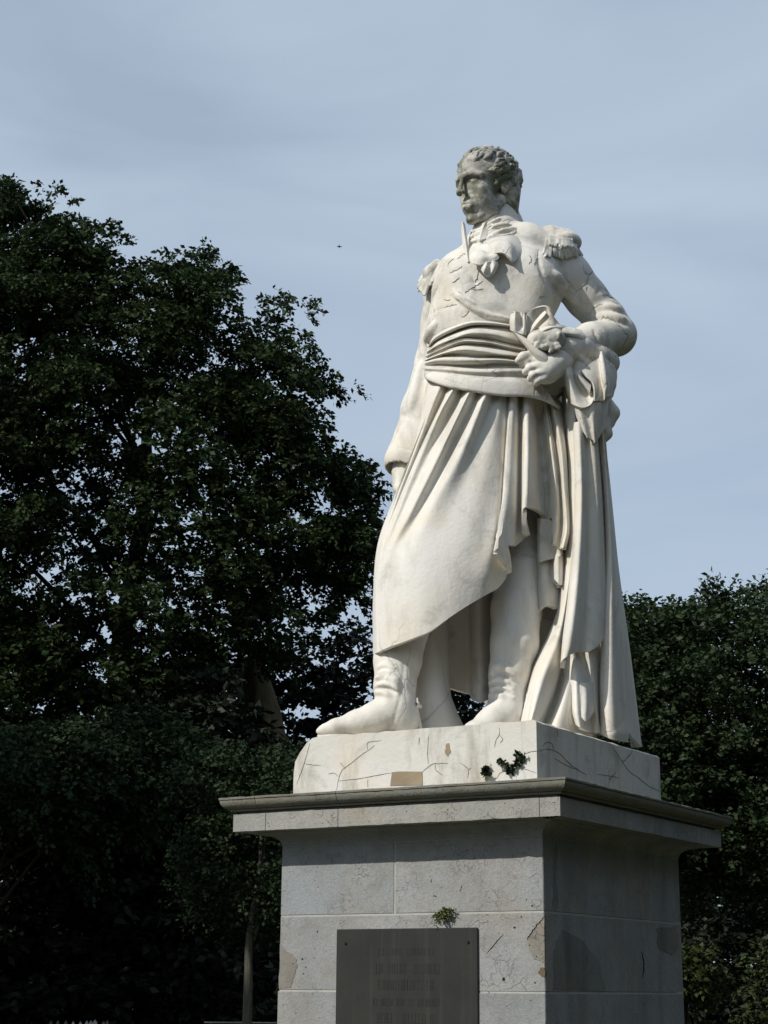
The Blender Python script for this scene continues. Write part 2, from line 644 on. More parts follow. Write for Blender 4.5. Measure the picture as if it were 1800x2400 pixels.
# ------------------------------------------------------------------ pedestal
import bmesh
B_ = 1.132
def block(name, l0, l1, r0, r1, z0, z1, mat, parent, bev=0.0028, jit=0.0):
    vs_ = [ped(l, r, z) for l in (l0, l1) for r in (r0, r1) for z in (z0, z1)]
    fs = [(0, 1, 3, 2), (4, 6, 7, 5), (0, 4, 5, 1), (2, 3, 7, 6), (0, 2, 6, 4), (1, 5, 7, 3)]
    ob = mesh_obj(name, vs_, fs, mat, parent)
    bm = bmesh.new()
    bm.from_mesh(ob.data)
    bmesh.ops.recalc_face_normals(bm, faces=bm.faces)
    if bev:
        bmesh.ops.bevel(bm, geom=bm.edges[:], offset=bev, segments=1, affect='EDGES')
    bm.to_mesh(ob.data)
    bm.free()
    return ob

pc = ped(0.5, B_ / 2, 0)
pedestal = thing('pedestal', 'tall grey stone pedestal with moulded cornice carrying the marble statue', 'pedestal', (pc[0], pc[1], 0))
ZG = -1.6 / S
Z_DT = 0.4665
gap = 0.0035
core = block('mortar_core', 0.0018, 0.9982, 0.0018, B_ - 0.0018, ZG, 0.50, M_MORTAR, pedestal, 0)
zc = [Z_DT, 0.2319, -0.0122, -0.262, -0.512, -0.762, -1.012, ZG + 0.12]
T = 0.062
rng = random.Random(4)
front_j = [[0.545], [], [0.30, 0.72], [0.5], [0.28, 0.7], [0.5], [0.3, 0.66]]
side_j = [[], [0.62], [0.42], [0.7], [0.4], [0.68], [0.45]]
PL = (0.255, 0.795, 0.178)            # plaque: l from, l to, top z
for k in range(7):
    z1, z0 = zc[k] - gap / 2, zc[k + 1] + gap / 2
    xs = [0.0] + front_j[k] + [1.0]
    for a, b in zip(xs[:-1], xs[1:]):
        step = 0.0 if k < 2 else -0.004
        block('stone_block', a + (gap / 2 if a > 0 else -0.0), b - (gap / 2 if b < 1 else step), 0.0 + step * 0.3, T, z0, z1, rng.choice([M_DIE, M_DIE2]), pedestal)
    ys = [T] + side_j[k] + [B_ - T]
    for a, b in zip(ys[:-1], ys[1:]):
        block('stone_block', 0.0, T, a + gap / 2, b - gap / 2, z0, z1, M_SIDE, pedestal)
        block('stone_block', 1 - T, 1.0, a + gap / 2, b - gap / 2, z0, z1, M_DIE2, pedestal)
    for a, b in zip([0, .5], [.5, 1]):
        block('stone_block', a + gap / 2, b - gap / 2, B_ - T, B_, z0, z1, M_DIE2, pedestal)
block('foot_course', -0.09, 1.09, -0.09, B_ + 0.09, ZG, ZG + 0.12 - gap, M_DIE2, pedestal, 0.012)

def run_side(name, prof, side, t0, t1, mat, parent):
    """a length of cornice moulding: profile (overhang, z) swept along one side, mitred where it reaches a corner"""
    def pos(t, o, z):
        if side in ('front', 'back'):
            l = -o if t == 'a' else (1 + o if t == 'b' else t)
            return ped(l, -o if side == 'front' else B_ + o, z)
        r = -o if t == 'a' else (B_ + o if t == 'b' else t)
        return ped(-o if side == 'right' else 1 + o, r, z)
    A = np.array([pos(t0, o, z) for o, z in prof])
    Bq = np.array([pos(t1, o, z) for o, z in prof])
    n = len(prof)
    ns = max(2, int(np.linalg.norm(Bq - A, axis=1).max() / 0.03))
    rg = np.random.RandomState(int(abs(A).sum() * 1000) % 99991)
    outer = np.array([o > 0.0 for o, z in prof])
    vv = []
    for k in range(ns + 1):
        q = A + (Bq - A) * (k / ns)
        if 0 < k < ns:
            j_ = rg.normal(0, 0.0005, (n, 3))
            if rg.rand() < 0.10:
                j_[rg.randint(n)] += rg.normal(0, 0.003, 3)
            q = q + j_ * outer[:, None]
        vv += list(q)
    fs = [tuple(range(n)), tuple(range(ns * n + n - 1, ns * n - 1, -1))]
    for k in range(ns):
        fs += [(k * n + i, k * n + (i + 1) % n, (k + 1) * n + (i + 1) % n, (k + 1) * n + i) for i in range(n)]
    ob = mesh_obj(name, vv, fs, mat, parent)
    fix_normals(ob, R(32))
    ob.data.polygons.foreach_set('use_smooth', np.ones(len(ob.data.polygons), dtype=bool))
    ob.data.set_sharp_from_angle(angle=R(32))
    return ob

def lpx(px, py, o):
    p = face_pt(px, py, 0, -o) - ped(0, -o, 0)
    return float(p @ LD) / S
def rpx(px, py, o):
    p = face_pt(px, py, 1, -o) - ped(-o, 0, 0)
    return float(p @ RD) / S

IN = -0.10
O2, O1 = 0.1217, 0.1594
# cove under the slab
cove = [(0.0, 0.466)]
for a in np.linspace(0, math.pi / 2, 7):
    cove.append((0.056 * (1 - math.cos(a)), 0.469 + 0.036 * math.sin(a)))
cove += [(0.060, 0.5115), (IN, 0.5115), (IN, 0.466)]
for sd in ('front', 'right', 'left', 'back'):
    run_side('cove_moulding', cove, sd, 'a', 'b', M_DIE2 if sd != 'right' else M_SIDE, pedestal)
fasc = [(O2, 0.5119), (O2, 0.5700), (O2 - 0.002, 0.5706), (0.106, 0.5708), (0.106, 0.5790), (IN, 0.5790), (IN, 0.5119)]
mould = [(0.108, 0.5792), (0.130, 0.5794), (0.131, 0.5852), (0.1285, 0.5860)]
for a in np.linspace(0.0, 1.0, 9):
    t_ = a * math.pi / 2
    mould.append((0.1275 + 0.0295 * math.sin(t_), 0.5866 + 0.0290 * (1 - math.cos(t_))))
mould += [(0.1525, 0.6160), (0.1525, 0.6172), (O1, 0.6178), (O1 + 0.0008, 0.6240), (O1 - 0.003, 0.6257), (IN, 0.6275), (IN, 0.5792)]
fj = [lpx(1264, 1890, O2), lpx(792, 1920, O2), lpx(622, 1935, O2)]
mj = [lpx(786, 1865, O1), lpx(596, 1880, O1)]
rj_m, rj_f = rpx(1633, 1900, O1), rpx(1633, 1950, O2)
e = 0.0012
def cut(prof, side, js, mat, nm):
    ts = ['a'] + list(js) + ['b']
    for i in range(len(ts) - 1):
        a = ts[i] if i == 0 else ts[i] + e
        b = ts[i + 1] if i == len(ts) - 2 else ts[i + 1] - e
        run_side(nm, prof, side, a, b, mat, pedestal)
cut(fasc, 'front', fj, M_FASCIA, 'fascia_stone')
cut(fasc, 'right', [0.32, rj_f], M_SIDE, 'fascia_stone')
cut(fasc, 'left', [0.5], M_FASCIA, 'fascia_stone')
cut(fasc, 'back', [0.5], M_FASCIA, 'fascia_stone')
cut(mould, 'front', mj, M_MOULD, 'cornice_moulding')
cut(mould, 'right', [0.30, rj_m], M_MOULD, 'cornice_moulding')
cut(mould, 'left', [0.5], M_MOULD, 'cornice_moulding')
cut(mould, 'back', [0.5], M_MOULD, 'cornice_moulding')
block('cornice_bed', 0.02, 0.98, 0.02, B_ - 0.02, 0.49, 0.6255, M_MORTAR, pedestal, 0)

# cracks: thin dark fissures following the traced lines on a face of the stone
def ribbon(name, pts, axis, off, parent, w=0.0035, mat=None, lift=0.0012):
    n = RD if axis == 0 else LD
    Q = np.array([face_pt(x, y, axis, off) for x, y in pts])
    Q = resample(Q, max(len(Q) * 5, 8))
    rg = np.random.RandomState(len(pts) + int(pts[0][0]))
    t = np.gradient(Q, axis=0)
    b = np.cross(t, n)
    b /= np.linalg.norm(b, axis=1, keepdims=True) + 1e-9
    s = np.linspace(0, 1, len(Q))
    ww = w * (0.35 + 0.65 * np.minimum(1, 5 * np.minimum(s, 1 - s))) * (0.6 + 0.8 * rg.rand(len(Q)))
    Q = Q + b * (rg.rand(len(Q), 1) - 0.5) * w * 1.2
    A = Q + b * ww[:, None] / 2
    Bq = Q - b * ww[:, None] / 2
    m = len(Q)
    V = np.concatenate([A - n * lift, Bq - n * lift, A + n * 0.004, Bq + n * 0.004])
    F = []
    for i in range(m - 1):
        F += [(i, i + 1, i + 1 + m, i + m), (i, i + 1, i + 1 + 2 * m, i + 2 * m), (i + m, i + 1 + m, i + 1 + 3 * m, i + 3 * m)]
    return mesh_obj(name, V, F, mat or M_CRACK, parent)

def plate(name, poly, axis, off, parent, mat, proud=0.003, back=0.01):
    n = RD if axis == 0 else LD
    Q = [face_pt(x, y, axis, off) for x, y in poly]
    k = len(Q)
    V = [q - n * proud for q in Q] + [q + n * back for q in Q]
    F = [tuple(range(k)), tuple(range(2 * k - 1, k - 1, -1))] + [(i, (i + 1) % k, (i + 1) % k + k, i + k) for i in range(k)]
    ob = mesh_obj(name, V, F, mat, parent)
    fix_normals(ob)
    return ob

def ragged(poly, amp, n=4, seed=1):
    rg = random.Random(seed)
    out = []
    for (x0, y0), (x1, y1) in zip(poly, poly[1:] + poly[:1]):
        for i in range(n):
            t = i / n
            j = amp if i else amp * 0.3
            out.append((x0 + (x1 - x0) * t + rg.uniform(-j, j), y0 + (y1 - y0) * t + rg.uniform(-j, j)))
    return out

# spalled and stained places on the die
plate('spalled_patch', ragged([(657, 2212), (672, 2230), (694, 2245), (697, 2268), (690, 2290), (680, 2314), (653.5, 2316)], 2.2), 0, 0.0, pedestal, M_PATCH, 0.0015)
plate('spalled_patch', ragged([(1276, 2146), (1252, 2178), (1237, 2200), (1241, 2226), (1252, 2248), (1268, 2252), (1277, 2262)], 1.6, seed=2), 0, 0.0, pedestal, M_PATCH, 0.0015)
plate('rust_stain', ragged([(1277, 2268), (1266, 2268), (1261, 2280), (1270, 2289), (1278, 2288)], 1.5, seed=3), 0, 0.0, pedestal, M_RUST, 0.0018)
ribbon('crack', [(1277, 2147), (1256, 2173), (1241, 2193), (1236, 2203)], 0, 0.0, pedestal, 0.004, lift=0.002)
M_DARKPATCH = stone('damp_dark_stone', (0.27, 0.27, 0.25), pits=0.4, streak=0.6, dark=(0.08, 0.085, 0.075), seed=9.0)
plate('damp_patch', ragged([(1317, 2178), (1300, 2215), (1297, 2240), (1296, 2318), (1420, 2322), (1404, 2255), (1366, 2205)], 2.0, seed=5), 1, 0.0, pedestal, M_DARKPATCH, 0.0015)
plate('damp_patch', ragged([(1536, 2176), (1585, 2170), (1590, 2215), (1575, 2240), (1545, 2225)], 4, seed=6), 1, 0.0, pedestal, M_DARKPATCH, 0.0015)
plate('damp_patch', ragged([(1303, 1975), (1308, 2000), (1303, 2070), (1308, 2130), (1297, 2135), (1296, 2060), (1298, 1990)], 2, seed=7), 1, 0.0, pedestal, M_DARKPATCH, 0.0015)
ribbon('crack', [(1503, 2230), (1509, 2260), (1506, 2290)], 1, 0.0, pedestal, 0.006, lift=0.0015)
for pts in ([(1140, 2236), (1165, 2206), (1180, 2190)], [(1145, 2324), (1152, 2345), (1163, 2360)], [(1178, 2360), (1190, 2382), (1196, 2400)],
            [(1078, 2090), (1083, 2075)], [(1012, 2060), (1010, 2068)], [(1015, 2100), (1024, 2101)]):
    ribbon('crack', pts, 0, 0.0, pedestal, 0.0022)
rgp = random.Random(12)
holes_v, holes_f = [], []
def pit(px, py, r, axis=0, off=0.0):
    n = RD if axis == 0 else LD
    q = face_pt(px, py, axis, off) - n * 0.0012
    u = LD if axis == 0 else RD
    b0 = len(holes_v)
    k = 7
    for i in range(k):
        a = 6.283 * i / k
        rr = r * rgp.uniform(0.6, 1.25)
        holes_v.append(q + u * math.cos(a) * rr + UPV * math.sin(a) * rr)
    for i in range(k):
        a = 6.283 * i / k
        holes_v.append(q + n * 0.006 + u * math.cos(a) * r * .8 + UPV * math.sin(a) * r * .8)
    holes_f.append(tuple(range(b0, b0 + k)))
    for i in range(k):
        holes_f.append((b0 + i, b0 + (i + 1) % k, b0 + k + (i + 1) % k, b0 + k + i))
for (x, y) in [(705.5, 2381.5), (709, 2248), (717, 2267), (711, 2282), (681, 2340), (744, 2183), (1206, 2174), (1254, 2303), (1222, 2149), (1234, 2108), (1247, 2123), (1230, 2337)]:
    pit(x, y, rgp.uniform(0.0028, 0.0046))
pit(1180, 2296, 0.0065)
ho = mesh_obj('surface_pits', holes_v, holes_f, M_CRACK, pedestal)
ho['kind'] = 'stuff'

# ------------------------------------------------------------------ plaque
def bronze():
    t = NT('dull_dark_plaque')
    c = t.mix(t.ramp(t.noise(6, 5, 0.6), [(0.3, 0.0), (0.7, 1.0)]), (0.030, 0.030, 0.030), (0.040, 0.041, 0.036))
    sv = t.mapping((30, 30, 1.2))
    c = t.mix(t.ramp(t.noise(1.0, 4, 0.6, vec=sv), [(0.55, 0.0), (0.8, 0.25)]), c, (0.10, 0.10, 0.09))
    t.col(c)
    t.rough(0.75, 0.2)
    t.bsdf.inputs['Metallic'].default_value = 0.15
    t.bump(t.noise(40, 5, 0.6), 0.25, 0.004)
    return t.m
M_PLAQUE = bronze()
plc = face_pt(955, 2300, 0, -0.01)
plaque = thing('inscription_plaque', 'dark metal plaque with worn raised inscription fixed on the front of the pedestal', 'plaque', (plc[0], plc[1], 1.2))
tl, tr = face_pt(788.5, 2178, 0, -0.008), face_pt(1119, 2172.5, 0, -0.008)
def pl_l(q):
    return float((q - ped(0, 0, 0)) @ LD) / S
L0, L1, ZT = pl_l(tr), pl_l(tl), (tl[2] - 1.6) / S
block('plate', L0, L1, -0.008, -0.0002, -0.62, ZT, M_PLAQUE, plaque, 0.003)
for x, y in ((810.5, 2211.5), (1097.5, 2208.5)):
    q = face_pt(x, y, 0, -0.008)
    vv, ff = [], []
    for i in range(10):
        a = 6.283 * i / 10
        for rr, pr in ((0.006, 0.0), (0.0045, 0.004)):
            vv.append(q + LD * math.cos(a) * rr + UPV * math.sin(a) * rr - RD * pr)
    ff = [(2 * i, 2 * ((i + 1) % 10), 2 * ((i + 1) % 10) + 1, 2 * i + 1) for i in range(10)] + [tuple(range(1, 20, 2))]
    mesh_obj('screw', vv, ff, M_CRACK, plaque)
# raised lettering, worn past reading: strokes only, as the photograph shows them
rl = random.Random(21)
rows = [(2222, 2238, 0.30, 0.70, 16), (2258, 2282, 0.28, 0.74, 22), (2296, 2320, 0.30, 0.70, 20), (2340, 2358, 0.27, 0.76, 30), (2374, 2398, 0.29, 0.72, 18)]
lv, lf = [], []
for (y0, y1, a, b, n) in rows:
    def stroke(l0, l1, z0, z1, pr):
        b0 = len(lv)
        for l in (l0, l1):
            for z in (z0, z1):
                lv.append(ped(l, -0.0075, z))
                lv.append(ped(l, -0.008 - pr, z))
        lf.extend([tuple(b0 + i for i in f) for f in ((1, 3, 7, 5), (0, 1, 5, 4), (2, 6, 7, 3), (0, 2, 3, 1), (4, 5, 7, 6))])
    za = (face_pt(955, y0, 0, -0.008)[2] - 1.6) / S
    zb = (face_pt(955, y1, 0, -0.008)[2] - 1.6) / S
    WID = L1 - L0
    cw = (b - a) * WID / n
    for i in range(n):
        l0 = L0 + WID * (1 - b) + cw * i
        w = cw * 0.16
        if rl.random() < 0.1:
            continue
        pr = rl.uniform(0.0005, 0.0011)
        x0, x1 = l0 + cw * 0.15, l0 + cw * 0.8
        kind = rl.randrange(6)
        stroke(x0, x0 + w, zb, za, pr)
        if kind in (0, 1, 4):
            stroke(x1 - w, x1, zb, za, pr)
        if kind in (0, 2, 3):
            stroke(x0 + w, x1, za - (za - zb) * 0.16, za, pr * 0.9)
        if kind in (2, 4):
            stroke(x0 + w, x1 - w * 0.9, (za + zb) / 2 - (za - zb) * 0.07, (za + zb) / 2 + (za - zb) * 0.07, pr * 0.8)
        if kind in (2, 3, 5):
            stroke(x0 + w, x1, zb, zb + (za - zb) * 0.16, pr * 0.9)
mesh_obj('worn_lettering', lv, lf, M_PLAQUE, plaque)['kind'] = 'stuff'
# ------------------------------------------------------------------ the statue
ZB = 1.6 + 0.84 * S
sc_ = ped(0.5, B_ / 2, 0.6257)
statue = thing('marble_statue', 'white marble statue of a standing officer in sashed coat, cloak and boots', 'statue', (sc_[0], sc_[1], sc_[2]))

# block the figure stands on
SI = 0.0308
prof = [(687, 1880), (687.5, 1835), (688.5, 1808), (692, 1786), (703, 1763), (719, 1742), (732, 1730), (745, 1727)]
pf = [face_pt(x, y, 0, SI) for x, y in prof]
pl = [(float((q - ped(0, 0, 0)) @ LD) / S, (q[2] - 1.6) / S) for q in pf]
pl[0] = (pl[0][0], 0.6262)
outline = pl + [(SI + 0.012, 0.84), (SI, 0.833), (SI, 0.6262)]
rr_ = np.linspace(SI, B_ - 0.075, 24)
def dens(o):
    out = []
    for i in range(len(o)):
        a, b = np.array(o[i]), np.array(o[(i + 1) % len(o)])
        k = max(1, int(np.linalg.norm(b - a) / 0.03))
        out += [tuple(a + (b - a) * j / k) for j in range(k)]
    return out
od = dens(outline)
rg = np.random.RandomState(5)
V = []
for j, r in enumerate(rr_):
    for (l, z) in od:
        q = ped(l, r, z)
        if z > 0.7:
            q = q + UPV * rg.uniform(-0.0025, 0.0025)
        V.append(q)
n = len(od)
F = [tuple(range(n)), tuple(range(n * len(rr_) - 1, n * (len(rr_) - 1) - 1, -1))]
for j in range(len(rr_) - 1):
    for i in range(n):
        i2 = (i + 1) % n
        F.append((j * n + i, j * n + i2, (j + 1) * n + i2, (j + 1) * n + i))
blk = mesh_obj('plinth_block', V, F, M_BASE, statue)
fix_normals(blk, R(25))
crk = [
 [(726, 1742), (720, 1766), (713, 1790), (704, 1815), (695, 1838)],
 [(789, 1852), (793, 1830), (800, 1808), (808, 1800), (828, 1785), (850, 1767), (866, 1757), (878, 1747)],
 [(862, 1757), (861, 1742), (872, 1738), (893, 1736)],
 [(808, 1800), (797, 1787)], [(793, 1820), (783, 1812), (770, 1814)],
 [(795, 1830), (835, 1826), (868, 1820), (900, 1814), (918, 1811)],
 [(715, 1790), (735, 1793), (752, 1794)],
 [(862, 1845), (862, 1826)],
 [(990, 1809), (1008, 1794), (1018, 1790), (1050, 1789)], [(1020, 1790), (1021, 1803), (1030, 1812), (1038, 1817)],
 [(1077, 1788), (1092, 1797), (1098, 1806), (1096, 1824)], [(1097, 1806), (1104, 1799)],
 [(1004, 1790), (1002, 1765), (1004, 1735), (1006, 1722)], [(982, 1745), (983, 1728)],
 [(1170, 1706), (1171, 1720), (1163, 1735), (1159, 1752)], [(1170, 1722), (1178, 1732), (1172, 1742)],
 [(1165, 1824), (1172, 1812), (1190, 1806), (1205, 1803), (1222, 1800), (1240, 1806), (1258, 1812)],
 [(1232, 1766), (1245, 1762), (1262, 1760)],
]
for c in crk:
    ribbon('crack', c, 0, SI, statue, 0.0015, M_CRACK2)
for c in ([(1262, 1760), (1285, 1756), (1310, 1765), (1335, 1790), (1358, 1806), (1375, 1816)], [(1272, 1750), (1280, 1740), (1292, 1742), (1297, 1755)],
          [(1436, 1752), (1452, 1775), (1475, 1808), (1495, 1822), (1520, 1842), (1548, 1855)], [(1300, 1778), (1330, 1795), (1352, 1804)],
          [(1306, 1712), (1307, 1728)], [(1400, 1815), (1425, 1818), (1450, 1823)]):
    ribbon('crack', c, 1, SI, statue, 0.0014, M_CRACK2)
plate('mortar_repair', [(919, 1810), (935, 1808), (990, 1808.5), (991, 1840), (915, 1842)], 0, SI, statue, M_FILL, 0.002)
plate('stain', ragged([(1046, 1744), (1053, 1742), (1058, 1762), (1050, 1773), (1043, 1765)], 1.5, seed=8), 0, SI, statue, M_FILL, 0.0012)

# ---- body: coat with both sleeves, one continuous surface
def body_lo_hi(pts, m):
    q = np.array([P(*p) for p in pts])
    return q.min(0) - m, q.max(0) + m

lo, hi = body_lo_hi([(900, 1110, 0.1), (1500, 520, 0.1), (900, 1110, -0.1), (1500, 520, -0.1)], 0.12)
lo[1], hi[1] = Y0 - 0.42, Y0 + 0.36
C = Clay(lo, hi, 0.0074)
C.ell(P(1178, 665, -0.01), (0.235, 0.170, 0.21), 0)
C.ell(P(1085, 685, -0.04), (0.150, 0.175, 0.19), 0.05)
C.ell(P(1235, 672, 0.0), (0.155, 0.17, 0.18), 0.05)
C.ell(P(1128, 770, 0.0), (0.245, 0.185, 0.24), 0.05)
C.ell(P(1118, 870, 0.0), (0.222, 0.175, 0.20), 0.04)
C.ell(P(1110, 670, 0.04), (0.12, 0.085, 0.15), 0.07)
C.ell(P(1190, 665, 0.055), (0.14, 0.085, 0.16), 0.07)
C.ell(P(1258, 672, 0.055), (0.105, 0.10, 0.15), 0.06)
C.ell(P(1225, 740, 0.05), (0.12, 0.11, 0.15), 0.06)
C.ell(P(1160, 960, -0.05), (0.27, 0.15, 0.17), 0.04)
C.ell(P(1285, 980, -0.14), (0.11, 0.09, 0.15), 0.03)
# shoulders and neck root
C.chain([P(1150, 580, -0.03), P(1230, 580, -0.02), P(1300, 600, -0.02)], [0.115, 0.105, 0.098], 0.04)
C.chain([P(1140, 600, -0.05), P(1080, 640, -0.09), P(1042, 672, -0.12)], [0.10, 0.092, 0.085], 0.04)
C.chain([P(1160, 590, -0.03), P(1165, 520, -0.05)], [0.12, 0.098], 0.03)
# his right arm, hanging
C.chain([P(1042, 672, -0.12), P(1036, 760, -0.14), P(1018, 850, -0.15), P(985, 960, -0.10), P(966, 1030, -0.06), P(957, 1060, -0.05)],
        [0.095, 0.092, 0.084, 0.082, 0.078, 0.080], 0.03)
# his left arm, hand on hip
C.chain([P(1302, 606, -0.02), P(1335, 650, -0.05), P(1373, 697, -0.08), P(1418, 748, -0.10), P(1442, 786, -0.08)],
        [0.100, 0.098, 0.092, 0.090, 0.092], 0.03)
C.chain([P(1442, 786, -0.08), P(1385, 803, 0.04), P(1320, 822, 0.16)], [0.092, 0.086, 0.072], 0.028)
# creases of the sleeve, the armhole seam, the breast seams
for pts, r in (([(1261, 585), (1262, 612), (1272, 645), (1288, 672), (1301, 690)], 0.006),
               ([(1262, 610), (1275, 650), (1300, 684)], 0.005),
               ([(1300, 650), (1330, 668), (1345, 690)], 0.010), ([(1285, 650), (1312, 690), (1335, 722)], 0.011),
               ([(1376, 742), (1405, 722), (1430, 712), (1452, 714)], 0.009), ([(1378, 746), (1410, 735), (1440, 728), (1470, 735)], 0.008),
               ([(1375, 750), (1400, 748), (1440, 752), (1475, 765)], 0.006), ([(1398, 690), (1410, 676), (1425, 684), (1438, 697)], 0.005),
               ([(1392, 770), (1402, 800), (1412, 825)], 0.008),
               ([(1040, 612), (1030, 660), (1012, 700), (1006, 735)], 0.006), ([(1004, 738), (1022, 728), (1050, 718), (1070, 716)], 0.004),
               ([(1085, 625), (1110, 650), (1118, 690)], 0.004), ([(1052, 640), (1080, 628)], 0.004),
               ([(1095, 660), (1112, 662), (1130, 655)], 0.003), ([(1088, 690), (1103, 676)], 0.003), ([(1080, 742), (1098, 732)], 0.003)):
    C.line(pts, r, 0.002, 0.008, sub=True)
for pts, r, u in (([(1300, 640), (1322, 672), (1350, 712)], 0.016, -0.006), ([(1385, 735), (1420, 722), (1455, 726)], 0.014, -0.006),
                  ([(1385, 748), (1425, 742), (1465, 750)], 0.014, -0.006),
                  ([(1020, 760), (1000, 800), (996, 840)], 0.018, -0.008), ([(990, 850), (976, 900), (962, 960)], 0.016, -0.008)):
    C.line(pts, r, u, 0.02)
# diagonal baldric across the breast
C.line([(1058, 684), (1080, 702), (1108, 722), (1145, 739), (1180, 747), (1200, 750)], 0.014, 0.004, 0.003)
C.line([(1060, 678), (1085, 697), (1115, 716)], 0.008, 0.006, 0.002)
C.line([(1050, 690), (1080, 714), (1108, 734), (1150, 750), (1195, 757)], 0.006, 0.003, 0.004, sub=True)
coat = C.build('coat', M_COAT, statue)
C_COAT = C
def crack_on(clay, name, pts, w, parent, mat=None):
    c = resample(np.c_[np.array(pts, float), np.zeros(len(pts))], max(6, len(pts) * 5))[:, :2]
    rg = np.random.RandomState(int(pts[0][0]))
    c = c + rg.normal(0, 1.0, c.shape)
    Q = [clay.hit(x, y) for x, y in c]
    Q = np.array([q for q in Q if q is not None])
    if len(Q) < 4:
        return
    v = CAM - Q
    v /= np.linalg.norm(v, axis=1, keepdims=True)
    t = np.gradient(Q, axis=0)
    b = np.cross(t, v)
    b /= np.linalg.norm(b, axis=1, keepdims=True) + 1e-9
    s = np.linspace(0, 1, len(Q))
    ww = (w * (0.3 + 0.7 * np.minimum(1, 4 * np.minimum(s, 1 - s))) * (0.6 + 0.8 * rg.rand(len(Q))))[:, None]
    m = len(Q)
    V = np.concatenate([Q + b * ww / 2 + v * .0022, Q - b * ww / 2 + v * .0022, Q + b * ww / 2 - v * .004, Q - b * ww / 2 - v * .004])
    F = []
    for i in range(m - 1):
        F += [(i, i + 1, i + 1 + m, i + m), (i, i + 1, i + 1 + 2 * m, i + 2 * m), (i + m, i + 1 + m, i + 1 + 3 * m, i + 3 * m)]
    return mesh_obj(name, V, F, mat or M_CRACK2, parent)
for pts, w in (([(1054, 639), (1068, 634), (1083, 623)], .0022), ([(1059, 662), (1068, 659), (1076, 650)], .0022), ([(1088, 687), (1103, 676), (1118, 668), (1132, 658)], .0026),
               ([(1114, 661), (1119, 648), (1121, 632)], .0018), ([(1105, 677), (1118, 679), (1132, 676)], .0022), ([(1081, 743), (1090, 739), (1098, 729)], .0028),
               ([(1039, 721), (1055, 716), (1070, 714)], .0018), ([(1048, 622), (1056, 612), (1064, 606)], .004), ([(1070, 606), (1080, 600), (1086, 590)], .0026),
               ([(1410, 690), (1424, 692), (1440, 700)], .0030), ([(1385, 728), (1400, 715), (1412, 712)], .0020), ([(1398, 642), (1412, 655), (1422, 668)], .0022), ([(1261, 585), (1259, 602), (1252, 622)], .003),
               ([(1040, 700), (1048, 704), (1056, 702)], .002), ([(1066, 700), (1074, 704)], .002), ([(1240, 618), (1244, 606), (1238, 596)], .003), ([(1262, 696), (1278, 694)], .0025), ([(1345, 770), (1360, 762)], .0018)):
    crack_on(C_COAT, 'crack', pts, w * 0.55, coat, M_CRACK3)

# cuff of the hanging sleeve and its hand
lo, hi = body_lo_hi([(890, 1200, 0.05), (1010, 1010, -0.1)], 0.06)
C2 = Clay(lo, hi, 0.0052)
C2.chain([P(968, 1030, -0.06), P(950, 1082, -0.03)], [0.086, 0.094], 0.0)
C2.chain([P(950, 1090, -0.03), P(944, 1110, -0.02)], [0.080, 0.080], 0.0, sub=True)
C2.line([(930, 1048), (950, 1052), (975, 1058)], 0.004, 0.001, 0.004, sub=True)
C2.build('cuff', M_COAT, statue)
lo, hi = body_lo_hi([(900, 1290, 0.05), (1010, 1050, -0.1)], 0.06)
C2 = Clay(lo, hi, 0.0052)
C2.chain([P(950, 1075, -0.03), P(948, 1105, -0.02), P(950, 1140, -0.01)], [0.052, 0.052, 0.056], 0.02)
for k, (dx, dd, ln) in enumerate(((-12, 0.03, 66), (0, 0.01, 74), (11, -0.015, 68), (20, -0.04, 54))):
    C2.chain([P(948 + dx * .8, 1145, -0.01 + dd), P(952 + dx, 1145 + ln * .5, 0.0 + dd), P(962 + dx, 1145 + ln, 0.02 + dd)], [0.019, 0.017, 0.013], 0.008)
C2.chain([P(938, 1115, 0.02), P(934, 1145, 0.05), P(942, 1168, 0.06)], [0.022, 0.019, 0.014], 0.01)
C2.build('hand', M_MARBLE, statue)

# ---- sash wound round the waist
lo, hi = body_lo_hi([(960, 980, 0.2), (1330, 730, -0.2)], 0.06)
lo[1], hi[1] = Y0 - 0.36, Y0 + 0.28
C = Clay(lo, hi, 0.009)
for (x, y, rx, ry, rz) in ((1116, 805, .205, .165, .07), (1114, 832, .214, .172, .08), (1118, 862, .222, .178, .08), (1124, 888, .225, .182, .06)):
    C.ell(P(x, y, 0.0), (rx, ry, rz), 0.03)
C.chain([P(1180, 888, 0.12), P(1240, 905, 0.09), P(1290, 925, 0.02)], [0.05, 0.04, 0.026], 0.03)
C.ell(P(1262, 866, 0.02), (0.10, 0.09, 0.12), 0.03)
C.ell(P(1292, 880, -0.02), (0.07, 0.09, 0.12), 0.03)
C.build('sash_core', M_COAT, statue, 1)
def wd(x, off):
    u = (x - 1122) / (138.0 if x < 1122 else 198.0)
    return 0.205 * math.sqrt(max(0.04, 1 - u * u)) + off
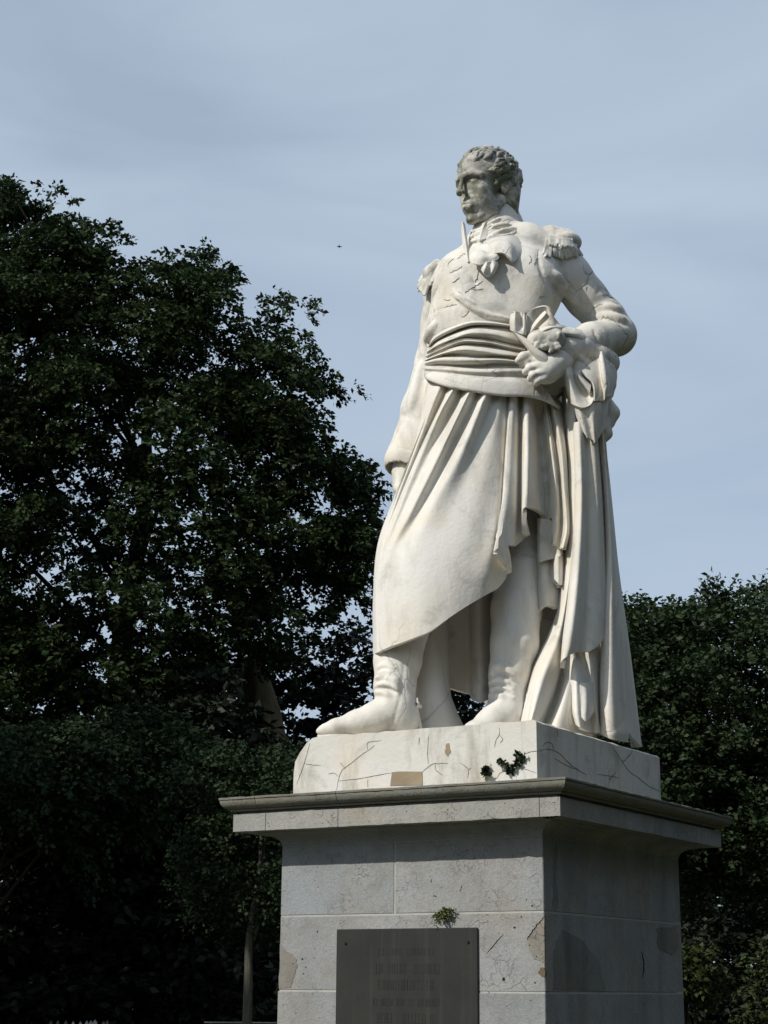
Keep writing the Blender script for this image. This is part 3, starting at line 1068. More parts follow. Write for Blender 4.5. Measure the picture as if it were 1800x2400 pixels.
SL = [
 ([(1006, 806), (1016, 790), (1042, 773), (1078, 759), (1112, 752), (1160, 754), (1202, 761)], -.03),
 ([(1006, 806), (1016, 790), (1042, 773), (1078, 759), (1112, 752), (1160, 754), (1202, 761)], .008),
 ([(1005, 810), (1018, 793), (1045, 777), (1080, 763), (1113, 756), (1160, 758), (1203, 764)], .020),
 ([(1004, 813), (1021, 797), (1050, 781), (1085, 767), (1114, 761), (1160, 762), (1204, 767)], .008),
 ([(1004, 815), (1023, 799), (1053, 783), (1087, 770), (1115, 764), (1160, 765), (1205, 769)], -.024),
 ([(1003, 819), (1024, 803), (1056, 787), (1090, 774), (1118, 769), (1160, 772), (1206, 778)], .004),
 ([(1002, 824), (1026, 808), (1060, 794), (1100, 781), (1150, 782), (1190, 791), (1216, 800)], .022),
 ([(1002, 828), (1030, 813), (1066, 797), (1104, 788), (1150, 791), (1195, 803), (1222, 808)], .004),
 ([(1001, 831), (1032, 815), (1070, 799), (1106, 793), (1150, 797), (1198, 809), (1226, 814)], -.022),
 ([(1000, 834), (1035, 817), (1080, 800), (1120, 800), (1155, 804), (1200, 814), (1230, 820)], .014),
 ([(1000, 837), (1036, 820), (1082, 805), (1122, 806), (1160, 810), (1204, 819), (1232, 825)], -.018),
 ([(1000, 840), (1036, 824), (1080, 812), (1125, 815), (1165, 820), (1208, 826), (1236, 831)], .004),
 ([(999, 843), (1040, 828), (1085, 820), (1130, 824), (1170, 830), (1212, 834), (1240, 838)], .018),
 ([(999, 846), (1030, 834), (1080, 832), (1120, 836), (1170, 836), (1215, 841), (1242, 844)], -.024),
 ([(998, 850), (1030, 841), (1080, 841), (1125, 842), (1172, 842), (1218, 847), (1244, 850)], .014),
 ([(998, 854), (1030, 850), (1075, 851), (1125, 851), (1172, 848), (1220, 852), (1246, 855)], .004),
 ([(998, 858), (1030, 855), (1075, 857), (1125, 858), (1162, 855), (1220, 857), (1248, 860)], -.030),
 ([(997, 864), (1035, 864), (1085, 868), (1140, 870), (1190, 868), (1225, 868), (1250, 872)], .012),
 ([(997, 870), (1040, 874), (1095, 879), (1150, 882), (1200, 882), (1235, 884), (1260, 890)], .002),
 ([(997, 876), (1042, 883), (1100, 889), (1155, 892), (1205, 895), (1245, 900), (1275, 908)], .020),
 ([(998, 884), (1040, 896), (1098, 905), (1165, 914), (1225, 918), (1262, 924), (1298, 940)], .028),
 ([(1000, 890), (1040, 905), (1097, 916), (1170, 928), (1233, 931), (1275, 940), (1310, 958)], .020),
 ([(1002, 891), (1040, 904), (1097, 914), (1170, 925), (1233, 928), (1275, 937), (1308, 955)], -.045),
]
gens = []
for pts, off in SL:
    x0, y0 = pts[0]
    c_ = [(x0 + 16, y0 - 2, -0.13), (x0 + 1, y0, -0.05)]
    n_ = len(pts)
    for k, (x, y) in enumerate(pts):
        f_ = 1.0 if off > 0 else (0.25 + 0.75 * math.sin(math.pi * min(1, max(0, (k - 0.0) / (n_ - 1)))))
        c_.append((x, y, wd(x, off * f_)))
    gens.append(c_)
sheet('sash', gens, M_COAT, statue, nv=110, sub=5, thick=0.012, wob=0.0012, seed=3)

# ---- sash knot: loops, ends and fringe on the left hip
def dmid(x, y, d):
    return (x, y, d)
sheet('sash_loop', [[(1195, 744, .20), (1194, 756, .20), (1195, 772, .20)],
                    [(1197, 737, .235), (1196, 756, .24), (1198, 775, .24)],
                    [(1204, 733, .25), (1203, 756, .255), (1205, 777, .255)],
                    [(1210, 729, .25), (1209, 756, .255), (1211, 779, .255)],
                    [(1213, 731, .215), (1212, 752, .215), (1213, 770, .24), (1214, 780, .255)],
                    [(1219, 731, .205), (1219, 750, .205), (1219, 768, .235), (1220, 782, .255)],
                    [(1225, 735, .215), (1225, 752, .215), (1225, 770, .24), (1225, 783, .255)],
                    [(1228, 732, .245), (1228, 756, .25), (1228, 784, .25)],
                    [(1232, 733, .23), (1233, 758, .24), (1233, 785, .24)],
                    [(1235, 738, .18), (1236, 760, .19), (1236, 784, .2)]], M_COAT, statue, nv=40, sub=7, thick=0.014)
sheet('sash_loop', [[(1232, 742, .20), (1234, 760, .2), (1236, 780, .2)],
                    [(1242, 728, .21), (1246, 750, .2), (1244, 782, .2)],
                    [(1262, 720, .215), (1262, 745, .19), (1250, 782, .2)],
                    [(1280, 719, .22), (1276, 745, .19), (1256, 782, .205)],
                    [(1292, 734, .22), (1284, 755, .2), (1262, 784, .21)],
                    [(1306, 752, .2), (1296, 768, .2), (1272, 786, .21)],
                    [(1318, 768, .17), (1304, 780, .19), (1282, 790, .2)]], M_COAT, statue, nv=36, thick=0.014)
sheet('sash_end', [[(1238, 779, .215), (1250, 758, .235), (1266, 738, .25), (1277, 728, .255)],
                   [(1240, 783, .23), (1256, 762, .255), (1274, 742, .275), (1281, 733, .27)],
                   [(1246, 786, .22), (1266, 764, .24), (1284, 748, .25), (1288, 742, .25)]], M_MARBLE, statue, nv=30, thick=0.012)
sheet('sash_end', [[(1242, 786, .235), (1262, 772, .25), (1285, 762, .25), (1310, 760, .22), (1330, 766, .17)],
                   [(1244, 790, .25), (1266, 778, .27), (1290, 768, .27), (1314, 768, .23), (1334, 774, .17)],
                   [(1250, 796, .24), (1270, 786, .255), (1292, 778, .255), (1314, 778, .22), (1332, 784, .16)]], M_MARBLE, statue, nv=40, thick=0.014)
lo, hi = body_lo_hi([(1205, 850, 0.3), (1345, 760, 0.1)], 0.05)
C = Clay(lo, hi, 0.004)
C.ell(P(1288, 797, 0.22), (0.072, 0.055, 0.058), 0)
C.ell(P(1262, 795, 0.235), (0.05, 0.045, 0.04), 0.01)
for k in range(34):
    a = random.Random(k)
    x, y = 1248 + a.random() * 66, 783 + a.random() * 33
    C.cap(P(x, y, 0.265), P(x + a.uniform(-10, 10), y + a.uniform(2, 14), 0.262), a.uniform(.006, .013), a.uniform(.004, .009), 0.004)
for k in range(22):
    a = random.Random(k + 90)
    x, y = 1246 + a.random() * 66, 785 + a.random() * 32
    C.cap(P(x, y, 0.285), P(x + a.uniform(-9, 9), y + a.uniform(3, 14), 0.28), a.uniform(.005, .009), a.uniform(.003, .006), 0.003, sub=True)
C.build('sash_tassel', M_FRINGE, statue)
# hanging end of the sash, from the knot down over the wrist
sheet('sash_end', [[(1195, 772, .225), (1213, 793, .235), (1234, 816, .245), (1246, 834, .24)],
 [(1199, 774, .245), (1220, 796, .258), (1244, 822, .268), (1260, 842, .262)],
 [(1210, 780, .255), (1234, 802, .27), (1262, 829, .276), (1284, 854, .262)],
 [(1224, 787, .25), (1248, 807, .264), (1277, 833, .266), (1300, 864, .246)],
 [(1238, 795, .23), (1264, 813, .24), (1292, 839, .235), (1308, 868, .21)]], M_COAT, statue, nv=30, thick=0.014)
lo, hi = body_lo_hi([(1180, 860, 0.3), (1260, 780, 0.1)], 0.05)

# ---- fist on the hip
lo, hi = body_lo_hi([(1170, 930, 0.35), (1350, 780, 0.05)], 0.06)
C = Clay(lo, hi, 0.004)
C.chain([P(1322, 832, 0.15), P(1304, 852, 0.19), P(1286, 866, 0.21)], [0.060, 0.056, 0.052], 0.02)
C.ell(P(1276, 868, 0.215), (0.060, 0.046, 0.060), 0.03)
C.ell(P(1256, 852, 0.21), (0.046, 0.040, 0.046), 0.03)
for a, b, c, r in (((1258, 846, .235), (1236, 848, .235), (1224, 855, .215), .0185), ((1264, 859, .243), (1241, 864, .245), (1231, 872, .22), .0185),
                   ((1270, 873, .246), (1249, 880, .248), (1242, 888, .225), .0180), ((1277, 886, .24), (1260, 893, .242), (1255, 900, .222), .0165)):
    C.chain([P(*a), P(*b), P(*c)], [r, r * .95, r * .8], 0.009)
C.chain([P(1246, 832, .225), P(1226, 836, .24), P(1214, 845, .235)], [0.024, 0.019, 0.014], 0.014)
C.line([(1238, 847), (1252, 847)], 0.005, 0.002, 0.004, sub=True)
C.line([(1246, 866), (1262, 864)], 0.005, 0.002, 0.004, sub=True)
C.line([(1250, 884), (1268, 878)], 0.006, 0.002, 0.004, sub=True)
C.build('hand', M_MARBLE, statue)

# ---- skirt of the coat
_ky = np.array([880, 1000, 1150, 1300, 1400, 1540], float)
_kc = np.array([1122, 1112, 1088, 1055, 1035, 1015], float)
_kw = np.array([132, 142, 165, 180, 166, 146], float)
_kd = np.array([0.0, 0.0, 0.02, 0.06, 0.08, 0.10])
_kh = np.array([0.185, 0.205, 0.235, 0.25, 0.25, 0.24])
def sk(px, py, off=0.0):
    c, w, d, h = (float(np.interp(py, _ky, k)) for k in (_kc, _kw, _kd, _kh))
    u = (px - c) / w
    return (px, py, d + h * math.sqrt(max(0.0, 1 - u * u)) + off)
def gen(pts):
    return [p if (len(p) == 4) else sk(*p) for p in pts]
def fwd(x, y):
    t = min(max((x - 1204) / 44.0, 0), 1)
    s_ = min(max((y - 925) / 130.0, 0), 1)
    return 0.075 * t * t * (3 - 2 * t) * s_
def ab(pts):
    return [(p[0], p[1], p[3] + (fwd(p[0], p[1]) if p[0] > 1200 else 0)) if len(p) == 4 else (p[0], p[1], p[2] + fwd(p[0], p[1])) for p in gen(pts)]
G = [
 [(1030, 900, 0, -.14), (1010, 1015, 0, -.16), (985, 1150, 0, -.15), (965, 1290, 0, -.13), (955, 1400, 0, -.1), (955, 1530, 0, -.08)],
 [(1004, 902, 0, -.06), (985, 1015, 0, -.07), (936, 1150, 0, -.05), (895, 1270, 0, 0), (882, 1400, 0, .02), (882, 1533, 0, .03)],
 [(998, 904, 0, .01), (978, 1018, 0, .01), (930, 1150, 0, .03), (886, 1275, 0, .09), (876, 1400, 0, .11), (876.5, 1533, 0, .12)],
 [(1012, 906, .0), (990, 990, .0), (957, 1090, .0), (922, 1180, .0), (890, 1278, .0), (880, 1400, .0), (882, 1530, .0)],
 [(1029, 911, .03), (1006, 970, .03), (972, 1060, .018), (932, 1165, .014), (893, 1284, .01), (884, 1400, 0), (890, 1526, 0)],
 [(1046, 914, -.02), (1018, 975, -.012), (980, 1060, -.01), (938, 1165, -.005), (897, 1290, .005), (890, 1400, 0), (899, 1522, 0)],
 [(1061, 915, .03), (1033, 965, .03), (994, 1050, .02), (946, 1165, .018), (902, 1293, .012), (898, 1400, .0), (908, 1518, 0)],
 [(1080, 921, -.03), (1048, 985, -.022), (1003, 1075, -.012), (952, 1185, -.002), (907, 1297, .008), (906, 1400, .0), (918, 1514, 0)],
 [(1100, 919, .032), (1066, 990, .036), (1020, 1085, .03), (962, 1200, .026), (914, 1300, .012), (918, 1400, .0), (930, 1510, 0)],
 [(1119, 927, -.022), (1082, 1003, -.022), (1035, 1100, -.018), (978, 1212, -.008), (932, 1300, .006), (935, 1400, .0), (947, 1504, 0)],
 [(1137, 926, .034), (1105, 1005, .036), (1064, 1095, .03), (1013, 1190, .02), (968, 1300, .008), (965, 1400, .0), (975, 1493, 0)],
 [(1156, 934, -.01), (1130, 1005, -.004), (1090, 1115, .0), (1045, 1220, .004), (1010, 1310, .004), (1003, 1400, .0), (1010, 1478, 0)],
 [(1174, 933, .0), (1152, 1032, .006), (1122, 1150, .008), (1085, 1270, .006), (1060, 1360, .002), (1055, 1446, 0)],
 [(1186, 937, -.012), (1172, 1032, .0), (1155, 1150, .006), (1130, 1270, .006), (1110, 1340, .006), (1100, 1417, .0)],
 [(1189, 938, -.022), (1180, 1032, -.01), (1170, 1150, .004), (1158, 1260, .015), (1146, 1330, .015), (1140, 1394, .005)],
 [(1191, 938, -.025), (1184, 1032, -.018), (1176, 1150, -.01), (1170, 1250, .0), (1172, 1320, .0), (1170, 1376, .0)],
 [(1193, 937, -.01), (1186, 1032, -.01), (1178, 1150, -.004), (1174, 1240, .01), (1186, 1310, .02), (1189, 1343, .02)],
 [(1196, 936, .012), (1189, 1032, .02), (1180, 1150, .025), (1168, 1230, .04), (1166, 1280, .05), (1172, 1316, .045)],
 [(1199, 935, .018), (1192, 1032, .026), (1183, 1150, .035), (1170, 1230, .048), (1160, 1275, .056), (1156, 1296, .058)],
 [(1205, 935, .024), (1200, 1032, .032), (1193, 1150, .042), (1182, 1230, .055), (1172, 1283, .064)],
 [(1212, 937, .012), (1209, 1032, .022), (1206, 1150, .03), (1203, 1230, .04), (1203, 1277, .045)],
 [(1216, 939, -.02), (1215, 1060, -.02), (1215, 1150, -.025), (1214, 1230, -.03), (1208, 1280, -.03)],
 [(1221, 939, -.03), (1221, 1060, -.035), (1221, 1150, -.035), (1222, 1210, -.04), (1232, 1258, -.05)],
 [(1225, 935, .0), (1224, 1060, .005), (1223, 1150, .01), (1222, 1200, .015), (1223, 1248, .01)],
 [(1232, 932, .034), (1230, 1060, .045), (1228, 1140, .05), (1225, 1196, .055)],
 [(1243, 932, .044), (1242, 1060, .055), (1241, 1140, .062), (1240, 1189, .066)],
 [(1254, 934, .03), (1257, 1060, .04), (1260, 1140, .045), (1262, 1196, .05)],
 [(1261, 939, -.015), (1268, 1060, -.01), (1273, 1140, -.005), (1277, 1208, .0)],
 [(1266, 942, -.015), (1275, 1060, -.015), (1283, 1160, -.02), (1276, 1232, -.03)],
 [(1272, 940, .02), (1286, 1050, .025), (1293, 1140, .03), (1293, 1214, .02)],
 [(1279, 942, .035), (1294, 1050, .05), (1304, 1150, .055), (1304, 1225, .05), (1296, 1268, .04)],
 [(1285, 944, .0), (1302, 1050, .01), (1311, 1150, .02), (1312, 1225, .02), (1306, 1282, .01)],
 [(1290, 948, 0, .035), (1307, 1050, 0, .035), (1314, 1150, 0, .04), (1316, 1230, 0, .055), (1310, 1286, 0, .07)],
 [(1295, 950, 0, .06), (1314, 1050, 0, .07), (1322, 1150, 0, .08), (1329, 1235, 0, .1), (1320, 1284, 0, .11)],
 [(1306, 955, 0, .04), (1323, 1050, 0, .05), (1331, 1150, 0, .055), (1337, 1235, 0, .06), (1331, 1272, 0, .06)],
 [(1318, 950, 0, -.03), (1330, 1050, 0, -.03), (1336, 1150, 0, -.03), (1340, 1235, 0, -.02), (1336, 1265, 0, -.02)],
]
def ext(c):
    (x0, y0, d0), (x1, y1, d1) = c[0], c[1]
    t = 26.0 / max(y1 - y0, 1)
    return [(x0 - (x1 - x0) * t, y0 - 26, d0 - 0.085)] + c
sheet('coat_skirt', [ext(ab(g)) for g in G], M_MARBLE, statue, nv=110, sub=7, thick=0.02)

# stepped ends of the skirt's side folds
sheet('skirt_fold', [[(1258, 1215, .07), (1259, 1260, .07), (1258, 1316, .07)],
                     [(1264, 1215, .11), (1264, 1262, .12), (1264, 1317, .12)],
                     [(1274, 1216, .12), (1276, 1264, .125), (1278, 1312, .13)],
                     [(1288, 1218, .115), (1290, 1268, .12), (1296, 1308, .13)],
                     [(1300, 1225, .13), (1303, 1270, .14), (1310, 1304, .155)],
                     [(1310, 1230, .12), (1314, 1270, .13), (1317, 1298, .14)],
                     [(1318, 1230, .08), (1321, 1265, .08), (1320, 1292, .08)]], M_MARBLE, statue, nv=40, thick=0.012)
sheet('skirt_fold', [[(1258, 1290, .05), (1258, 1304, .055), (1259, 1318, .06)],
                     [(1268, 1290, .08), (1270, 1306, .085), (1271, 1324, .09)],
                     [(1280, 1290, .09), (1283, 1312, .095), (1285, 1334, .1)],
                     [(1284, 1290, .075), (1286, 1320, .08), (1286, 1350, .085)],
                     [(1292, 1290, .085), (1293, 1326, .095), (1295, 1364, .105)],
                     [(1304, 1290, .1), (1305, 1330, .11), (1306, 1375, .12)],
                     [(1316, 1290, .08), (1318, 1330, .09), (1320, 1377, .1)]], M_MARBLE, statue, nv=30, thick=0.012)
sheet('skirt_fold', [[(1257, 1250, .02), (1257, 1330, .02), (1258, 1438, .03)],
                     [(1259, 1250, .06), (1260, 1330, .07), (1261, 1432, .09)],
                     [(1265, 1250, .08), (1267, 1330, .1), (1268, 1424, .125)],
                     [(1276, 1250, .08), (1279, 1330, .105), (1280, 1420, .135)],
                     [(1290, 1250, .07), (1292, 1330, .09), (1293, 1422, .12)],
                     [(1302, 1260, .06), (1303, 1330, .08), (1303, 1427, .105)],
                     [(1311, 1262, .05), (1312, 1330, .06), (1312, 1423, .08)],
                     [(1318, 1262, .0), (1318, 1330, .0), (1318, 1412, .02)]], M_MARBLE, statue, nv=60, thick=0.014)
sheet('skirt_fold', [[(1258, 1380, .03), (1259, 1410, .03), (1261, 1442, .03)],
                     [(1268, 1380, .0), (1270, 1410, .0), (1272, 1450, .0)],
                     [(1286, 1380, -.01), (1286, 1410, -.01), (1288, 1455, -.01)],
                     [(1304, 1380, .0), (1304, 1410, .0), (1305, 1458, .0)]], M_MARBLE, statue, nv=24, thick=0.012)
sheet('skirt_fold', [[(1298, 1300, .12), (1298, 1330, .13), (1298, 1356, .135)],
                     [(1303, 1299, .145), (1304, 1330, .155), (1305, 1364, .165)],
                     [(1311, 1298, .145), (1312, 1330, .155), (1313, 1370, .165)],
                     [(1319, 1296, .11), (1320, 1330, .12), (1320, 1371, .125)],
                     [(1323, 1296, .06), (1324, 1330, .07), (1324, 1366, .07)]], M_MARBLE, statue, nv=40, thick=0.012)

# ---- the back of the skirt and cloak, closing the figure behind
sheet('coat_back', [[(958, 1380, -.10), (962, 1480, -.1), (970, 1585, -.1)],
                    [(985, 1300, -.16), (1000, 1450, -.16), (1015, 1600, -.15)],
                    [(1045, 1280, -.20), (1055, 1450, -.2), (1060, 1614, -.18)],
                    [(1092, 1280, -.20), (1096, 1450, -.2), (1098, 1627, -.18)],
                    [(1104, 1280, -.14), (1106, 1450, -.12), (1106, 1640, -.08)],
                    [(1122, 1280, -.10), (1125, 1450, -.08), (1127, 1646, -.04)],
                    [(1142, 1280, -.14), (1146, 1450, -.12), (1147, 1640, -.08)],
                    [(1160, 1280, -.22), (1170, 1450, -.22), (1180, 1640, -.2)],
                    [(1230, 1280, -.25), (1240, 1450, -.26), (1250, 1640, -.28)]], M_MARBLE, statue, nv=60, thick=0.02)
sheet('cloak_back', [[(1398, 1010, -.12), (1412, 1170, -.2), (1425, 1330, -.25), (1450, 1508, -.26), (1470, 1700, -.27)],
                     [(1330, 980, -.22), (1330, 1170, -.32), (1330, 1330, -.38), (1340, 1508, -.42), (1345, 1730, -.44)],
                     [(1240, 960, -.20), (1225, 1170, -.30), (1220, 1330, -.38), (1215, 1508, -.44), (1210, 1720, -.46)],
                     [(1120, 950, -.20), (1100, 1170, -.30), (1080, 1330, -.36), (1070, 1450, -.4), (1060, 1560, -.4)],
                     [(1010, 940, -.16), (990, 1100, -.22), (975, 1250, -.26), (965, 1400, -.26), (960, 1540, -.24)]], M_MARBLE, statue, nv=70, thick=0.02)
# ---- legs and boots
def boot(name, leg, foot, extra=None, mat=None):
    pts = [p for p, r in leg] + [p for p, r in foot]
    q = np.array([P(*p) for p in pts])
    lo, hi = q.min(0) - 0.14, q.max(0) + 0.14
    lo[2] = ZB - 0.01
    C = Clay(lo, hi, 0.0062)
    C.chain([P(*p) for p, r in leg], [r for p, r in leg], 0.02)
    C.chain([P(*p) for p, r in foot], [r for p, r in foot], 0.025)
    if extra:
        extra(C)
    return C.build(name, mat or M_MARBLE, statue)

def zat(px, d, z):
    """photo row where height z shows at column px, depth d"""
    lo_, hi_ = 0.0, 2600.0
    for _ in range(40):
        m = (lo_ + hi_) / 2
        if P(px, m, d)[2] > z:
            lo_ = m
        else:
            hi_ = m
    return lo_

def right_boot(C):
    # heel and rounded instep, flat sole
    C.ell(P(948, 1690, 0.20), (0.062, 0.062, 0.06), 0.03)
    C.ell(P(812, 1701, 0.22), (0.066, 0.050, 0.028), 0.02)
    C.ell(P(850, 1695, 0.215), (0.07, 0.06, 0.045), 0.02)
    for pts, r, u in (([(880, 1590), (898, 1579), (918, 1584), (936, 1606)], .012, -.003), ([(879, 1612), (902, 1604), (926, 1612), (938, 1630)], .013, -.004),
                      ([(878, 1624), (896, 1622), (914, 1632)], .011, -.003), ([(884, 1566), (905, 1560), (928, 1570)], .010, -.004), ([(900, 1592), (918, 1598), (930, 1618)], .009, -.002)):
        C.line(pts, r, u, 0.010)
    for pts, r in (([(878, 1598), (905, 1594), (935, 1610)], .008), ([(878, 1614), (905, 1614), (930, 1624)], .008), ([(878, 1584), (900, 1577), (930, 1584)], .006),
                   ([(949, 1535), (946, 1575), (940, 1625), (930, 1665), (918, 1703)], .005), ([(829, 1682), (838, 1692), (846, 1706)], .004)):
        C.line(pts, r, 0.002, 0.006, sub=True)
boot('boot', [((975, 1380, .02), .09), ((955, 1470, .06), .092), ((932, 1548, .12), .098), ((925, 1610, .17), .084), ((927, 1650, .19), .082)],
     [((930, 1665, .2), .082), ((880, 1684, .21), .064), ((835, 1697, .215), .052), ((785, 1706, .22), .031), ((760, 1711, .22), .019), ((747, 1714, .22), .011)], right_boot)
# sole of the forward boot
zs0 = [(744, .22), (760, .235), (800, .25), (850, .25), (900, .245), (950, .25), (985, .24), (990, .18), (950, .14), (900, .15), (850, .16), (800, .17), (760, .2)]
vv = []
for zz in (ZB + 0.001, ZB + 0.022):
    for (x, d) in zs0:
        p = P(x, zat(x, d, zz), d)
        vv.append(p)
k = len(zs0)
so = mesh_obj('boot_sole', vv, [tuple(range(k)), tuple(range(2 * k - 1, k - 1, -1))] + [(i, (i + 1) % k, (i + 1) % k + k, i + k) for i in range(k)], M_MARBLE, statue)
fix_normals(so)
def left_boot(C):
    C.ell(P(1196, 1700, 0.08), (0.07, 0.07, 0.06), 0.03)
    for pts, r, u in (([(1150, 1580), (1166, 1561), (1186, 1568), (1212, 1594)], .014, -.002), ([(1146, 1602), (1165, 1590), (1190, 1600), (1213, 1622)], .013, -.004),
                      ([(1145, 1620), (1166, 1609), (1186, 1616), (1210, 1640)], .012, -.003), ([(1142, 1634), (1160, 1626), (1184, 1634)], .010, -.003)):
        C.line(pts, r, u, 0.010)
    for pts, r in (([(1147, 1592), (1165, 1578), (1190, 1585), (1215, 1602)], .009), ([(1146, 1608), (1170, 1601), (1200, 1612)], .008),
                   ([(1144, 1624), (1170, 1618), (1205, 1630)], .008), ([(1186, 1378), (1220, 1380), (1256, 1378)], .004)):
        C.line(pts, r, 0.002, 0.006, sub=True)
boot('boot', [((1226, 1240, -.10), .108), ((1218, 1340, -.03), .108), ((1210, 1430, .04), .106), ((1206, 1510, .08), .100), ((1194, 1580, .09), .084), ((1188, 1640, .09), .076)],
     [((1186, 1665, .1), .078), ((1150, 1698, .16), .062), ((1112, 1722, .22), .050), ((1085, 1738, .26), .034)], left_boot)

# support carved behind the boot, flaring to the block
sheet('support_drape', [[(966, 1430, -.06), (968, 1590, .0), (968, 1660, .03), (975, 1722, .06)],
                        [(985, 1430, -.04), (990, 1590, .05), (995, 1660, .08), (1000, 1728, .12)],
                        [(1010, 1430, -.03), (1015, 1590, .06), (1025, 1660, .08), (1040, 1735, .12)],
                        [(1032, 1430, -.05), (1038, 1590, .03), (1050, 1660, .05), (1075, 1738, .08)],
                        [(1048, 1430, -.08), (1054, 1600, -.04), (1066, 1655, -.03), (1104, 1738, 0.0)],
                        [(1040, 1430, -.14), (1046, 1600, -.13), (1060, 1655, -.13), (1098, 1742, -.12)]], M_MARBLE, statue, nv=50, thick=0.03)
# spur on the heel of the forward boot
lo, hi = body_lo_hi([(945, 1740, 0.2), (1005, 1620, 0.05)], 0.04)
C = Clay(lo, hi, 0.003)
C.chain([P(950, 1655, .27), P(968, 1653, .24), P(978, 1652, .22)], [.008, .010, .012], .004)
C.chain([P(978, 1652, .22), P(978, 1636, .22)], [.009, .003], .004)
C.chain([P(972, 1650, .235), P(985, 1656, .2)], [.010, .008], .004)
C.chain([P(976, 1655, .22), P(983, 1695, .2), P(986, 1715, .18)], [.006, .008, .010], .004)
C.build('spur', M_MARBLE, statue, 0)

# ---- cloak falling from the forearm to the block
sheet('cloak', [
 [(1316, 905, -.03), (1320, 1040, 0), (1320, 1150, 0), (1316, 1280, .02), (1308, 1411, .06), (1285, 1487, .08), (1245, 1572, .1), (1212, 1705, .12)],
 [(1330, 905, .08), (1333, 1040, .10), (1332, 1150, .10), (1327, 1280, .1), (1314, 1411, .14), (1296, 1487, .16), (1256, 1572, .18), (1222, 1712, .2)],
 [(1345, 908, .13), (1346, 1100, .14), (1340, 1280, .16), (1325, 1411, .19), (1305, 1500, .22), (1272, 1590, .25), (1238, 1716, .28)],
 [(1350, 910, .125), (1354, 1120, .13), (1348, 1290, .145), (1333, 1430, .17), (1316, 1530, .195), (1290, 1630, .19), (1256, 1720, .22)],
 [(1353, 912, .115), (1359, 1140, .115), (1353, 1300, .12), (1338, 1440, .14), (1324, 1545, .13), (1302, 1640, .12), (1266, 1722, .15)],
 [(1357, 914, .11), (1364, 1140, .11), (1358, 1300, .11), (1344, 1440, .14), (1332, 1550, .16), (1314, 1640, .19), (1282, 1722, .23)],
 [(1363, 916, .13), (1370, 1140, .12), (1366, 1300, .12), (1354, 1440, .14), (1344, 1550, .17), (1330, 1640, .2), (1306, 1726, .25)],
 [(1372, 918, .12), (1380, 1140, .1), (1380, 1300, .1), (1374, 1440, .11), (1368, 1550, .12), (1360, 1640, .14), (1346, 1732, .18)],
 [(1388, 920, .09), (1396, 1140, .07), (1400, 1300, .07), (1400, 1440, .08), (1398, 1550, .08), (1394, 1640, .09), (1390, 1738, .12)]],
 M_MARBLE, statue, nv=90, sub=7, thick=0.02)
sheet('cloak_flap', [
 [(1342, 990, .13), (1346, 1150, .14), (1340, 1300, .17), (1328, 1420, .2), (1318, 1500, .23), (1313, 1566, .22)],
 [(1346, 990, .16), (1351, 1150, .175), (1345, 1300, .21), (1334, 1420, .25), (1324, 1500, .275), (1316, 1550, .28)],
 [(1356, 988, .18), (1363, 1150, .195), (1358, 1300, .23), (1348, 1430, .27), (1338, 1510, .29), (1332, 1537, .29)],
 [(1366, 988, .17), (1373, 1150, .17), (1371, 1300, .2), (1364, 1430, .225), (1356, 1510, .235), (1352, 1529, .235)],
 [(1374, 988, .15), (1381, 1150, .145), (1380, 1300, .165), (1376, 1430, .185), (1372, 1510, .19), (1370, 1528, .19)],
 [(1382, 990, .155), (1390, 1150, .15), (1392, 1300, .165), (1392, 1430, .185), (1390, 1500, .19), (1388, 1523, .19)],
 [(1392, 992, .15), (1401, 1150, .145), (1406, 1300, .155), (1409, 1420, .17), (1407, 1508, .17)],
 [(1398, 995, .12), (1408, 1150, .115), (1415, 1300, .12), (1419, 1400, .13), (1419.5, 1486, .13)],
 [(1400, 998, .08), (1411, 1150, .07), (1419, 1300, .07), (1423, 1390, .07), (1422, 1462, .07)]],
 M_MARBLE, statue, nv=80, sub=7, thick=0.018)
sheet('cloak_fold', [
 [(1318, 1530, .14), (1324, 1590, .15), (1338, 1608, .15), (1340, 1665, .15), (1346, 1690, .15)],
 [(1330, 1530, .17), (1336, 1590, .19), (1341, 1612, .2), (1343, 1668, .22), (1350, 1699, .22)],
 [(1342, 1528, .19), (1350, 1590, .22), (1352, 1630, .235), (1354, 1670, .25), (1360, 1705, .25)],
 [(1354, 1526, .17), (1364, 1590, .19), (1368, 1630, .2), (1372, 1670, .21), (1376, 1712, .21)],
 [(1366, 1524, .14), (1376, 1590, .14), (1380, 1630, .14), (1384, 1670, .13), (1390, 1716, .13)],
 [(1384, 1518, .15), (1390, 1590, .15), (1394, 1630, .15), (1398, 1670, .15), (1402, 1718, .15)],
 [(1404, 1508, .10), (1405, 1590, .08), (1406, 1630, .08), (1406, 1670, .08), (1407, 1718, .08)]],
 M_MARBLE, statue, nv=50, sub=7, thick=0.016)
sheet('cloak_fold', [
 [(1360, 1600, .22), (1362, 1650, .235), (1360, 1678, .24)],
 [(1374, 1600, .21), (1376, 1650, .235), (1374, 1690, .245)],
 [(1386, 1600, .17), (1388, 1650, .19), (1390, 1672, .2)],
 [(1392, 1600, .13), (1394, 1645, .14), (1394, 1664, .14)]], M_MARBLE, statue, nv=30, thick=0.014)
